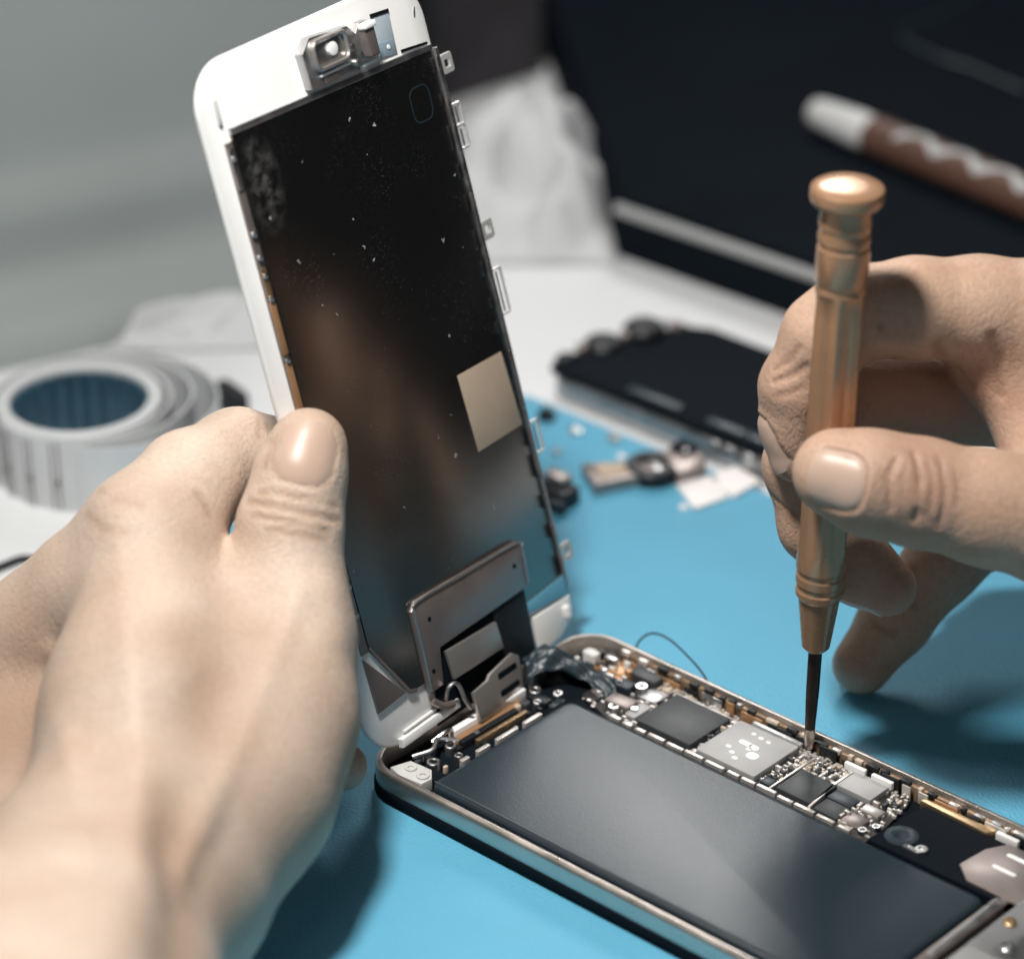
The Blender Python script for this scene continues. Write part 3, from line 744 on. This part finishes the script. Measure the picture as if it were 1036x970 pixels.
def build_hand(hand, lo, hi, vox, skin, red_shade_spots):
    V, F = surface(hand, lo, hi, vox)
    me = bpy.data.meshes.new('hand')
    me.vertices.add(len(V)); me.vertices.foreach_set('co', (V * CM).astype(np.float32).ravel())
    me.loops.add(F.size); me.loops.foreach_set('vertex_index', F.astype(np.int32).ravel())
    me.polygons.add(len(F)); me.polygons.foreach_set('loop_start', np.arange(0, F.size, 4, dtype=np.int32))
    me.update(calc_edges=True); me.validate()
    me.polygons.foreach_set('use_smooth', [True] * len(me.polygons))
    red_shade = np.zeros(len(V))
    for c, r, s in red_shade_spots:
        red_shade = np.maximum(red_shade, s * np.exp(-(((V - c) ** 2).sum(1)) / r ** 2))
    for pts, w, h in hand.ops:
        if h > 0:
            red_shade = np.maximum(red_shade, .55 * np.exp(-(polyline_dist(V, pts) / (w * 1.5)) ** 2))
    a = me.attributes.new('redness_and_shade', 'FLOAT', 'POINT'); a.data.foreach_set('value', red_shade.astype(np.float32))
    me.materials.append(MATS[skin])
    o = bpy.data.objects.new('hand', me); COL.objects.link(o)
    return o

#HANDS
exec_hands = True
LH = Hand()
LH.palm = (chain([(-60, 1340, 45.0, 3.3), (40, 1040, 52.4, 2.75), (95, 930, 55.2, 2.35)])
  + chain([(125, 900, 55.8, 2.15), (150, 720, 57.9, 1.75), (150, 545, 59.8, 1.10)])
  + chain([(44, 900, 57.9, 1.9), (48, 770, 60.3, 1.5), (43, 653, 61.2, 1.08)])
  + chain([(-30, 920, 58.2, 1.8), (-36, 820, 61.0, 1.4), (-46, 735, 62.6, 1.0)])
  + chain([(175, 880, 56.6, 1.85), (238, 800, 57.6, 1.62), (276, 725, 58.6, 1.36), (294, 645, 59.4, 1.10)])
  + chain([(170, 740, 58.6, 1.5), (205, 660, 59.6, 1.15)])
  + chain([(148, 560, 59.95, 1.05), (92, 602, 60.4, 1.06), (40, 655, 61.0, 1.06), (-46, 735, 62.5, 1.0)])
  + chain([(170, 600, 60.0, 1.0), (228, 646, 59.9, .95), (280, 650, 59.6, .95)]))
LH.fingers = [
  (chain([(294, 645, 59.4, 1.08), (292, 590, 59.7, 1.0), (294, 530, 59.85, .94), (304, 480, 59.95, .82), (312, 452, 60.05, .72)]), .45, .30),     # thumb
  (chain([(150, 540, 59.8, 1.06), (192, 490, 60.7, .98), (240, 463, 61.9, .90), (270, 466, 62.5, .80), (318, 478, 63.2, .74), (350, 495, 63.4, .62)]), .6, .30),  # index
  (chain([(44, 652, 61.4, 1.0), (130, 650, 64.0, .88), (250, 650, 64.4, .78), (345, 645, 63.7, .64)]), .5, .3),
  (chain([(-46, 735, 62.6, .95), (60, 740, 63.6, .82), (200, 745, 62.6, .74), (300, 768, 61.4, .62), (347, 775, 61.0, .46)]), .5, .3),
  (chain([(-60, 760, 61.4, .9), (20, 800, 62.0, .75), (140, 800, 61.2, .66), (220, 800, 60.4, .55)]), .5, .3),
]
RH = Hand()
RH.palm = (chain([(1620, 560, 60, 2.9), (1400, 520, 60.3, 2.4), (1330, 500, 60.5, 2.3)])
  + chain([(1330, 460, 60.6, 2.0), (1200, 390, 60.8, 1.5), (1085, 325, 60.5, 1.05)])
  + chain([(1330, 500, 62.0, 2.0), (1200, 460, 62.8, 1.5), (1095, 405, 62.6, 1.05)])
  + chain([(1330, 530, 63.0, 1.8), (1210, 500, 64.0, 1.4), (1100, 465, 64.4, .95)])
  + chain([(1330, 540, 60.0, 2.0), (1220, 560, 59.6, 1.6), (1085, 535, 59.2, 1.12)])
  + chain([(1120, 440, 61.0, 1.0), (1075, 400, 61.2, .85)]) + chain([(1070, 340, 60.7, .9), (1055, 420, 60.8, .72), (1068, 510, 59.9, .9)])
  + chain([(996, 364, 60.9, .72), (1060, 370, 61.0, .85)]))
RH.fingers = [
  (chain([(1085, 535, 59.2, 1.14), (1000, 514, 59.1, 1.02), (930, 498, 59.05, .96), (880, 488, 59.0, .93), (846, 478, 59.05, .80)]), .4, .30),   # thumb
  (chain([(1085, 322, 60.5, 1.08), (990, 312, 60.3, .95), (925, 312, 60.1, .92), (868, 316, 60.0, .84), (836, 340, 60.2, .80), (811, 392, 60.7, .76), (806, 430, 61.0, .66), (805, 462, 61.1, .48)]), .5, .26),  # index
  (chain([(1095, 408, 62.6, 1.0), (968, 396, 62.45, 1.0), (872, 400, 61.95, .84), (816, 470, 62.15, .80), (828, 530, 62.5, .74), (870, 575, 62.5, .68), (898, 594, 62.4, .56)]), .5, .26),  # middle
  (chain([(1100, 455, 65.0, .98), (1030, 500, 66.0, .88), (952, 572, 65.7, .76), (905, 628, 65.5, .70), (872, 672, 65.5, .60)]), .5, .26),      # ring
  (chain([(1130, 500, 65.4, .9), (1050, 505, 66.6, .72), (975, 520, 66.6, .62), (940, 535, 66.0, .52)]), .5, .26),
]
# creases and knuckles, laid where the photograph shows them
for g in (([(250, 508), (280, 513), (310, 519), (342, 528)], .07, .075), ([(256, 521), (290, 527), (334, 538)], .06, .055), ([(262, 498), (300, 504), (340, 513)], .06, .05), ([(275, 535), (305, 541), (330, 546)], .06, .03),
          ([(272, 432), (276, 450), (268, 470)], .07, .05), ([(262, 426), (262, 442)], .06, .03), ([(200, 500), (212, 520)], .08, .03),
          ([(88, 520), (104, 534), (126, 540)], .10, .018), ([(100, 496), (118, 508), (142, 512)], .10, .018)):
    LH.groove(*g)
for g in (([(112, 508), (125, 516)], .5, .06), ([(330, 600), (335, 640)], .5, .12), ([(150, 900), (140, 760), (132, 640)], .45, .07), ([(60, 900), (64, 760)], .45, .05), ([(245, 420), (225, 430)], .35, .06), ([(205, 820), (180, 900)], .35, .08), ([(142, 780), (112, 960)], .7, .16), ([(118, 540), (128, 640), (140, 760), (138, 880)], .24, .045), ([(302, 600), (268, 690), (225, 790), (190, 880)], .26, .07), ([(50, 660), (70, 760), (90, 880)], .22, .05)):
    LH.bump(*g)
for g in (([(205, 655), (222, 685), (215, 730)], .6, .15), ([(10, 680), (20, 780)], .5, .12), ([(190, 850), (178, 980)], .6, .12)):
    LH.groove(*g)
for g in (([(907, 464), (898, 484), (901, 514)], .065, .05), ([(917, 470), (912, 487), (915, 506)], .05, .03), ([(924, 458), (931, 482), (926, 526)], .07, .065), ([(938, 468), (944, 490), (941, 516)], .055, .035), ([(950, 464), (957, 495), (950, 532)], .06, .045), ([(966, 478), (969, 496), (967, 512)], .05, .02), ([(934, 520), (944, 528)], .05, .03),
          ([(808, 352), (800, 364), (784, 374)], .06, .05), ([(816, 370), (803, 379), (784, 386)], .06, .06), ([(812, 392), (800, 397), (784, 400)], .06, .035),
          ([(946, 348), (953, 362)], .10, .07), ([(1004, 340), (1012, 365), (1012, 400)], .09, .07), ([(968, 372), (985, 392)], .06, .03), ([(890, 330), (900, 350), (905, 362)], .06, .03),
          ([(780, 500), (792, 512), (802, 520)], .06, .04), ([(925, 575), (915, 590)], .06, .04), ([(905, 640), (885, 632)], .06, .03), ([(925, 612), (900, 605)], .06, .03)):
    RH.groove(*g)
for g in (([(895, 348), (928, 350)], .34, .12), ([(782, 395), (786, 372)], .3, .05), ([(918, 470), (918, 505)], .3, .05)):
    RH.bump(*g)
def bounds(h):
    P = [(p, r) for (a, b, ra, rb) in h.palm + [q for f in h.fingers for q in f[0]] for p, r in ((a, ra), (b, rb))]
    return np.min([p - r for p, r in P], 0) - .6, np.max([p + r for p, r in P], 0) + .6
LN = [nail(LH, LH.pix(309, 456), at(315, 420, 60) - at(309, 455, 60), 1.22, 1.10)]
RN = [nail(RH, RH.pix(845, 487), at(800, 478, 59) - at(860, 488, 59), 1.10, 1.04)]
def side_nail(p, d, along, L_, W_):
    q = RH.cast(p, d / np.linalg.norm(d), 8)
    if q is not None: RN.append(nail(RH, q, along, L_, W_))
side_nail(at(846, 668, 63.6), at(879, 592, 62.4) - at(846, 668, 63.6), at(905, 615, 62.4) - at(850, 570, 62.4), 1.0, .9)
side_nail(at(700, 452, 60.95), CR, at(788, 490, 61.1) - at(774, 430, 60.9), 1.15, .85)
for h_, ns in ((LH, LN), (RH, RN)):
    for G, ops in ns: h_.ops += ops
lo, hi = bounds(LH)
lh = build_hand(LH, lo, hi, .07, 'skin_left', [(at(320, 425, 60), 1.0, .3), (at(112, 505, 59), 1.1, .3), (at(350, 775, 61), .9, .8), (at(228, 590, 59.5), .8, .2), (at(-10, 720, 58.6), 2.3, .85), (at(40, 640, 60), 1.0, .4), (at(20, 820, 56.5), 1.5, .5), (at(215, 670, 58.5), 1.2, .4), (at(330, 790, 58), 1.9, .6), (at(285, 870, 57), 1.6, .6), (at(180, 760, 57), .8, .25), (at(215, 940, 54.5), 1.3, .5), (at(10, 910, 54.5), 1.7, .5), (at(100, 640, 58.6), .7, .2), (at(170, 560, 59), .8, .15), (at(60, 590, 60), .9, .35), (at(40, 780, 58.6), 1.2, .45), (at(-10, 820, 58), 1.6, .6), (at(240, 430, 61), .9, .25)])  # flush at knuckles and finger ends; darker sides and wrist are painted shade
tag(lh, 'left hand, back towards the camera, pinching the edge of the raised phone screen', 'hand')
for G, _ in LN: nail_mesh(G, lh)
lo, hi = bounds(RH)
rh = build_hand(RH, lo, hi, .05, 'skin_right', [(at(925, 495, 58.3), .9, .6), (at(900, 600, 62), 1.0, .5), (at(860, 690, 65), .9, .4), (at(785, 470, 60.5), .8, .4), (at(930, 420, 62), 2.0, .7), (at(910, 360, 60), .8, .3), (at(1000, 390, 60.5), 1.0, .35), (at(795, 370, 60), .8, .3)])  # knuckle and fingertip flush, plus shade painted into the palm hollow
tag(rh, 'right hand gripping the copper screwdriver between thumb and curled fingers', 'hand')
for G, _ in RN: nail_mesh(G, rh)
#ENDHANDS

# ------------------------------------------------------------------ loose parts on the mat
pt = empty('camera_module', loc=onz(648, 482, 0))
o3 = onz(648, 482, 0)
def rel(px, py): q = onz(px, py, .05) - o3; return (q[0], q[1])
MB().prism([rel(588, 478), rel(602, 500), rel(640, 492), rel(668, 488), rel(660, 478), rel(636, 478)], .02, .30, .03).build('plate', 'bracket', pt)
MB().prism([rel(600, 480), rel(610, 494), rel(636, 488), rel(630, 478)], .301, .34, .01).build('plate', 'sticker', pt)
MB().ring(ngon(.62, 24), ngon(.33, 24), .02, .36, .04, rel(660, 480)).build('lens_ring', 'black_plastic', pt)
MB().lathe([(.32, .02), (.32, .22), (.2, .27), (.001, .27)], 20, Matrix.Translation((*rel(660, 480), 0))).build('lens', 'silver', pt)
MB().prism([rel(668, 470), rel(686, 492), rel(714, 480), rel(700, 460)], .02, .40, .04).build('casing', 'bracket', pt)
MB().prism(rrect(.55, .5, .1, 4), .405, .50, .03, rel(692, 468)).build('lens', 'glassy', pt)
tag(pt, 'loose copper and black camera module with a round lens lying on the blue mat', 'phone part')
def pad(corners, label):
    q = [onz(*c, 0) for c in corners]; c = np.mean(q, 0)
    o = MB().prism([(p[0] - c[0], p[1] - c[1]) for p in q], .005, .09, .02).build('adhesive_pad', 'pad_white', loc=c)
    tag(o, label, 'pad', 'white square pads on the blue mat')
pad([(684, 493), (722, 483), (737, 505), (703, 517)], 'white square pad on the blue mat next to the loose camera module')
pad([(717, 485), (744, 474), (770, 489), (742, 505)], 'white square pad on the blue mat nearest the fingers of the right hand')
def crumb(px, py, w, h, z, mm, label, name='loose_screw', cat='screw', rot=.4):
    c = onz(px, py, 0); M = Matrix.Rotation(rot, 4, 'Z')
    o = MB().prism(rrect(w, h, min(w, h) * .4, 4), .005, z * .6, .02, M=M); o.prism(rrect(w * .55, h * .55, min(w, h) * .25, 4), z * .55, z, .02, M=M)
    tag(o.build(name, mm, loc=c), label, cat)
crumb(553, 424, .42, .34, .3, 'black_plastic', 'small black clip on the blue mat beside the edge of the raised screen', 'loose_clip', 'phone part')
crumb(582, 437, .36, .32, .14, 'silver', 'pale silver screw, larger of two near the far corner of the blue mat', rot=.9)
crumb(621, 445, .32, .28, .16, 'bracket_light', 'dull brownish screw on the blue mat above the loose camera module')
crumb(563, 459, .22, .2, .14, 'silver_dull', 'tiny grey screw close to the right edge of the raised screen')
crumb(629, 463, .22, .18, .1, 'pad_white', 'tiny white scrap just above the loose camera module', 'paper_scrap', 'scrap')
crumb(692, 514, .22, .16, .1, 'pad_white', 'tiny white scrap touching the lower corner of a white pad', 'paper_scrap', 'scrap')
cn = empty('loose_connector', loc=onz(562, 508, 0))
MB().box(-.38, .45, -.25, .35, .005, .42, .04, .06).build('base', 'black_plastic', cn)
MB().box(-.40, .20, .0, .37, .425, .62, .03, .05).build('cap', 'bracket', cn)
MB().box(.05, .55, -.42, -.26, .005, .30, .03, .05).build('socket', 'chip_blue', cn)
tag(cn, 'dark connector block lying on the mat right behind the raised screen', 'phone part')

# ------------------------------------------------------------------ second phone shell behind the mat
s2 = empty('phone_shell', loc=(-8.9, 15.0, -.195))
sh2 = MB(); sh2.loft([[(x + 4.4, y + 2.2, z) for x, y in rrect(8.8 - 2 * d, 4.4 - 2 * d, .5 - d, 6)] for d, z in ((.12, 0), (.02, .08), (0, .2), (0, .5), (.05, .58), (.12, .60))]); sh2.build('rim', 'silver_dull', s2)
MB().prism([(-.05, .18), (.2, .12), (8.6, .12), (8.6, 4.2), (1.6, 4.25), (.95, 3.9), (.75, 3.2), (.25, 2.6), (.1, 1.6)], .602, .80, .05).build('cover', 'black_matte', s2)
for (x, y, r, h_) in ((.25, 1.75, .50, .98), (.55, 2.9, .52, 1.08), (-.02, .75, .32, .8)):
    MB().lathe([(r, .6), (r, h_ - .1), (r * .8, h_), (.001, h_)], 20, Matrix.Translation((x, y, 0))).build('stud', 'black_plastic', s2)
for (x, y) in ((.05, 1.2), (.4, 2.4), (1.0, 3.6)):
    MB().lathe([(.16, .6), (.16, .95), (.1, 1.0), (.001, 1.0)], 14, Matrix.Translation((x, y, 0))).build('screw', 'bracket', s2)
for (x, w) in ((2.2, 1.6), (4.6, 1.2), (5.7, .7), (6.4, .9)):
    MB().prism(rrect(w, .28, .1, 3), .802, .86, .02, (x + w / 2, .45)).build('bracket', 'tape_black', s2)
for x in (5.0, 5.45, 6.0):
    MB().box(x, x + .3, -.04, .1, .3, .62, .02, .04).build('contact', 'silver', s2)
tag(s2, 'opened black phone shell with grey metal rim on the white table beyond the mat', 'phone shell')

# ------------------------------------------------------------------ black case, pen, thin line
cs = empty('laptop_case', loc=(-13, 22.2, -.195))
out = [(0, 0), (46, .8), (46, 34), (-20, 34), (-20, 17.5), (-11.2, 9.6)]
MB().prism(out, .0, 1.30, .05).build('base', 'black_case', cs)
MB().prism([(.15, .10), (45.9, .9), (45.9, 33.9), (-19.9, 33.9), (-19.9, 17.6), (-11.1, 9.7)], 1.301, 1.66, .10).build('lid', 'black_case', cs)
MB().tube([(0, .02, 1.33), (15, .28, 1.33), (45.9, .8, 1.33)], .15, 10).build('trim', 'trim_silver', cs)
tag(cs, 'large flat black laptop case with pale trim along its front edge, behind the screwdriver', 'laptop case')
def pen_material():
    m = mat('pen_body', (.17, .135, .125), .5); nt = m.node_tree; b = nt.nodes['Principled BSDF']; L = nt.links
    tc = next(n for n in nt.nodes if n.type == 'TEX_COORD')
    sp = nt.nodes.new('ShaderNodeSeparateXYZ'); L.new(tc.outputs['Object'], sp.inputs[0])
    w = nt.nodes.new('ShaderNodeMath'); w.operation = 'SINE'
    mu = nt.nodes.new('ShaderNodeMath'); mu.operation = 'MULTIPLY'; mu.inputs[1].default_value = 420
    L.new(sp.outputs['Z'], mu.inputs[0]); L.new(mu.outputs[0], w.inputs[0])
    sc = nt.nodes.new('ShaderNodeMath'); sc.operation = 'MULTIPLY_ADD'; sc.inputs[1].default_value = .0018; sc.inputs[2].default_value = .0012
    L.new(w.outputs[0], sc.inputs[0])
    df = nt.nodes.new('ShaderNodeMath'); df.operation = 'SUBTRACT'; L.new(sp.outputs['X'], df.inputs[0]); L.new(sc.outputs[0], df.inputs[1])
    ab = nt.nodes.new('ShaderNodeMath'); ab.operation = 'ABSOLUTE'; L.new(df.outputs[0], ab.inputs[0])
    lt = nt.nodes.new('ShaderNodeMath'); lt.operation = 'LESS_THAN'; lt.inputs[1].default_value = .0013; L.new(ab.outputs[0], lt.inputs[0])
    gz = nt.nodes.new('ShaderNodeMath'); gz.operation = 'GREATER_THAN'; gz.inputs[1].default_value = .034; L.new(sp.outputs['Z'], gz.inputs[0])
    ml = nt.nodes.new('ShaderNodeMath'); ml.operation = 'MULTIPLY'; L.new(lt.outputs[0], ml.inputs[0]); L.new(gz.outputs[0], ml.inputs[1])
    mx = nt.nodes.new('ShaderNodeMix'); mx.data_type = 'RGBA'; mx.inputs[6].default_value = (.12, .06, .042, 1); mx.inputs[7].default_value = (.46, .47, .47, 1)
    L.new(ml.outputs[0], mx.inputs[0]); L.new(mx.outputs[2], b.inputs['Base Color'])
pen_material()
pz = 1.47 + .54
A = onz(822, 112, pz); B = onz(1036, 200, pz); pd = B - A; pd[2] = 0; pd /= np.linalg.norm(pd)
px_ = np.cross(pd, [0, 0, 1]); pyv = np.cross(pd, px_)
pen = empty('marker_pen', frame(A, px_, pyv, pd))
MB().lathe([(.001, 0), (.25, .02), (.36, .12), (.42, .4), (.50, 1.6), (.50, 2.1), (.44, 2.25)], 24).build('cap', 'pen_cap', pen)
MB().lathe([(.42, 2.2), (.52, 2.3), (.54, 2.6), (.54, 12.5), (.48, 12.9), (.2, 13.0), (.001, 13.0)], 24).build('barrel', 'pen_body', pen)
tag(pen, 'thick brown marker pen with pale cap and white zigzag print on the black case', 'pen')
cz = 1.5
q = [onz(x, y, cz) for x, y in ((1036, 92), (985, 70), (950, 58), (912, 36), (930, 22), (958, 12), (1010, -20))]
cd = MB().tube(arc_pts([tuple(p) for p in q], 6), .06, 8).build('thin_line', 'tape_black')  # open loop of thin dark tube on the lid
tag(cd, 'thin dark line looped on top of the black case beyond the pen', 'cord')

# ------------------------------------------------------------------ roll of printed strip
tc_ = onz(80, 403, 1.6); tcx, tcy = tc_[0], tc_[1]
RIBS = [(1.575 - (.10 if k_ % 4 == 0 else 0)) for k_ in range(96)]
tr = empty('tape_roll', loc=(tcx, tcy, -.195))
HT = 1.8
MB().ring(ngon(1.90, 64), ngon(1.58, 64), 0, HT, .03).build('winding', 'strip_tape', tr)
MB().ring(ngon(1.578, 96), [(RIBS[k_] * .96 * math.cos(2 * math.pi * k_ / 96), RIBS[k_] * .96 * math.sin(2 * math.pi * k_ / 96)) for k_ in range(96)], 0, HT - .12, .01).build('core', 'core_navy', tr)
def loop(r0, r1, a0, a1, cxy, th=.05, n=60):
    o, i_ = [], []
    for k_ in range(n + 1):
        a = math.radians(a0 + (a1 - a0) * k_ / n); r = r0 + (r1 - r0) * k_ / n
        o.append((cxy[0] + (r + th) * math.cos(a), cxy[1] + (r + th) * math.sin(a))); i_.append((cxy[0] + r * math.cos(a), cxy[1] + r * math.sin(a)))
    return o + i_[::-1]
def strip_wall(mb, poly, z0, z1):
    n = len(poly) // 2; o = poly[:n]; i_ = poly[n:][::-1]
    vs = [(x, y, z) for z in (z0, z1) for x, y in o + i_]; m2 = 2 * n; fs = []
    for k_ in range(n - 1):
        fs += [(k_, k_ + 1, m2 + k_ + 1, m2 + k_), (n + k_ + 1, n + k_, m2 + n + k_, m2 + n + k_ + 1), (m2 + k_, m2 + k_ + 1, m2 + n + k_ + 1, m2 + n + k_), (k_ + 1, k_, n + k_, n + k_ + 1)]
    fs += [(0, m2, m2 + n, n), (n - 1, 2 * n - 1, m2 + 2 * n - 1, m2 + n - 1)]
    mb.add(vs, fs)
w_ = MB(); strip_wall(w_, loop(1.93, 2.05, -110, 250, (.06, .03), .07), 0, HT - .03); w_.build('winding', 'strip_tape', tr)
w_ = MB(); strip_wall(w_, loop(2.02, 2.36, -70, 210, (.34, .22), .05), 0, HT + .03); w_.build('winding', 'strip_tape', tr)
w_ = MB(); strip_wall(w_, loop(2.22, 2.62, -60, 190, (.62, .44), .05), 0, HT - .06); w_.build('winding', 'strip_tape', tr)
ln = MB()
a = -175.
while a < -20:
    for da in (0, 4.5):
        th = math.radians(a + da); c, s = math.cos(th), math.sin(th)
        R0 = 2.045 + .07 * 0 + (0.12 * ((a + da + 110) % 360) / 360.) + .005
        M = Matrix.Translation((.06 + c * (R0 + .02), .03 + s * (R0 + .02), HT / 2)) @ Matrix.Rotation(th, 4, 'Z')
        ln.add([(x, y, z) for x in (0, .012) for y in (-.014, .014) for z in (-HT / 2 + .02, HT / 2 - .1)], [(0, 1, 3, 2), (4, 6, 7, 5), (0, 4, 5, 1), (2, 3, 7, 6), (0, 2, 6, 4), (1, 5, 7, 3)], M)
        if da:
            ln.add([(x, y, z) for x in (0, .015) for y in (-.08, .02) for z in (-.22, -.10)], [(0, 1, 3, 2), (4, 6, 7, 5), (0, 4, 5, 1), (2, 3, 7, 6), (0, 2, 6, 4), (1, 5, 7, 3)], M)
    a += 19
ln.build('printed_lines', 'line_brown', tr)
tag(tr, 'roll of pale grey printed strip with loose outer turns standing on the white table', 'tape roll')

# ------------------------------------------------------------------ soft things far behind
def crumple(name, corners, nu, nv, hfun, m, th=.04, z0=-.19, seed=0):
    C = [np.array(c, float) for c in corners]; G = np.zeros((nu, nv, 3))
    for i in range(nu):
        for j in range(nv):
            u, v = i / (nu - 1), j / (nv - 1)
            p = C[0] * (1 - u) * (1 - v) + C[1] * u * (1 - v) + C[2] * u * v + C[3] * (1 - u) * v
            G[i, j] = (p[0], p[1], z0 + th + hfun(u, v))
    return MB().sheet(G, th).build(name, m, None, 180)
def fold(u, v, s):
    return (.22 * abs(math.sin(5 * u + 3 * v + s)) + .18 * abs(math.sin(9 * u - 6 * v + 2 * s)) + .12 * abs(math.sin(13 * v + 5 * u + s * 3)))
def h1(u, v):
    e = min(u, 1 - u, v, 1 - v); k_ = min(1, e * 7)
    pk = 1.75 * math.exp(-((u - .56) / .22) ** 4 - ((v - .62) / .24) ** 2) + 1.5 * math.exp(-((u - .72) / .14) ** 2 - ((v - .34) / .16) ** 2) + 1.3 * math.exp(-((u - .25) / .2) ** 2 - ((v - .5) / .2) ** 2)
    return (pk * (.86 + .3 * abs(math.sin(7 * u - 5 * v))) + 1.8 * fold(u, v, 1.2) + .35 * abs(math.sin(11 * u + 8 * v)) * abs(math.sin(9 * v - 4 * u))) * k_ + .02
c1 = onz(430, 262, 0); c2_ = onz(625, 262, 0); c3 = onz(640, 150, 0); c4 = onz(440, 130, 0)
cr1 = crumple('crumpled_tissue', [c1[:2], c2_[:2], c3[:2], c4[:2]], 46, 46, h1, 'paper')
tag(cr1, 'crumpled white tissue heaped on the table between the raised screen and the black case', 'tissue')
def h2(u, v):
    e = min(u, 1 - u, v, 1 - v); k_ = min(1, e * 9)
    return (.7 * math.exp(-((v - .62) / .12) ** 2) * (.5 + .5 * math.sin(4 * u + 1)) + .9 * math.exp(-((u - .72) / .16) ** 2 - ((v - .35) / .2) ** 2) + .8 * fold(u, v, .3)) * k_ + .02
c1 = onz(95, 352, 0); c2_ = onz(330, 345, 0); c3 = onz(335, 268, 0); c4 = onz(135, 340, 0)
cr2 = crumple('paper_sheet', [c1[:2], c2_[:2], c3[:2], c4[:2]], 40, 34, h2, 'paper')
tag(cr2, 'creased white paper between the roll of strip and the grey storage box', 'paper')

bx = empty('storage_box'); ang = math.atan2(.94, .345)
pb = onz(0, 345, 0); dirv = np.array([.345, .94, 0]); dirv /= np.linalg.norm(dirv); nrm = np.array([dirv[1], -dirv[0], 0])
bx.matrix_world = frame(pb * CM, dirv, -nrm, (0, 0, 1))
prof = [(-1.2, -.19), (-1.1, .3), (-.5, .8), (0, 1.1), (.35, 1.5), (.5, 2.0), (.45, 2.6), (.55, 3.2), (.9, 3.7), (1.1, 4.3), (1.1, 5.2), (1.5, 9), (1.9, 15), (2.3, 15.3), (22, 15.3), (22, -.19)]
sb = MB(); sb.loft([[(l, d, z) for d, z in prof] for l in (-34, 11.5)]); sb.build('casing', 'grey_plastic', bx, 60)
MB().box(-34.2, 11.7, 1.5, 22.2, 15.3, 16.2, .1, .2).build('lid', 'grey_plastic', bx)
tag(bx, 'big grey storage box with soft ridges along its lower side, behind the roll of strip', 'box')
db = MB()
bp4 = [onz(x, y, 0) for x, y in ((425, 106), (549, 68), (528, -110), (372, -110))]
db.prism([(p[0], p[1]) for p in bp4], -.19, 9.5, 1.1)
o = db.build('dark_bag', 'charcoal'); tag(o, 'dark charcoal bag behind the crumpled white tissue, left of the black case', 'bag')
jk = empty('plug', loc=onz(232, 404, 0) + np.array([0, 0, -.195]))
MB().prism(rrect(1.1, .55, .15, 4), .0, .5, .08, M=Matrix.Rotation(-.2, 4, 'Z')).build('casing', 'black_plastic', jk)
MB().lathe([(.001, 0), (.2, .05), (.28, .28), (.2, .5), (.001, .56)], 16, Matrix.Translation((-.62, -.1, 0))).build('tip', 'pad_white', jk)
tag(jk, 'small black plug with a white tip lying by the roll of strip', 'plug')
cb = MB().tube(arc_pts([tuple(onz(x, y, -.10)) for x, y in ((-90, 640), (-30, 590), (6, 571), (34, 566), (80, 590))], 6), .09, 8).build('black_cable', 'wire_black')
tag(cb, 'black cable on the white table at the knuckles of the left hand', 'cable')

# ------------------------------------------------------------------ light
def area(name, loc, target, size, energy, color=(1, 1, 1), sy=None, shape=None):
    l = bpy.data.lights.new(name, 'AREA'); l.energy = energy; l.color = color; l.size = size * CM
    if sy: l.shape = 'RECTANGLE'; l.size_y = sy * CM
    else: l.shape = 'DISK'
    o = bpy.data.objects.new(name, l); COL.objects.link(o); o.location = [c * CM for c in loc]
    d = Vector(target) - Vector(loc); o.rotation_euler = d.to_track_quat('-Z', 'Y').to_euler()
    return o
area('bench_lamp', (2, -9, 46), (5, 5, 2), 6, 2.75, (1, .965, .92))
area('front_fill', (75, -24, 46), (2, 3, 5), 45, .40, (.97, .98, 1), 40)  # added fill lamp, no visible source, lifts sides facing front right
area('desk_lamp', (-31, 49, 43), (6, 3, 1), 14, 1.2, (1, .98, .96), 15)
w = bpy.data.worlds.new('World'); SC.world = w; w.use_nodes = True
bg = w.node_tree.nodes['Background']; bg.inputs['Color'].default_value = (.80, .90, 1, 1); bg.inputs['Strength'].default_value = .022

# ------------------------------------------------------------------ camera
cd_ = bpy.data.cameras.new('camera'); co = bpy.data.objects.new('camera', cd_); COL.objects.link(co)
Mx = frame(CAM * CM, CR, CU, -CF); co.matrix_world = Mx
cd_.sensor_fit = 'HORIZONTAL'; cd_.sensor_width = 36; cd_.lens = 36 * F_PX / 1036
cd_.clip_start = .02; cd_.clip_end = 50
cd_.dof.use_dof = True; cd_.dof.focus_distance = .622; cd_.dof.aperture_fstop = 8.8
SC.camera = co
SC.view_settings.view_transform = 'Standard'; SC.view_settings.look = 'None'
SC.view_settings.exposure = 0; SC.view_settings.gamma = 1
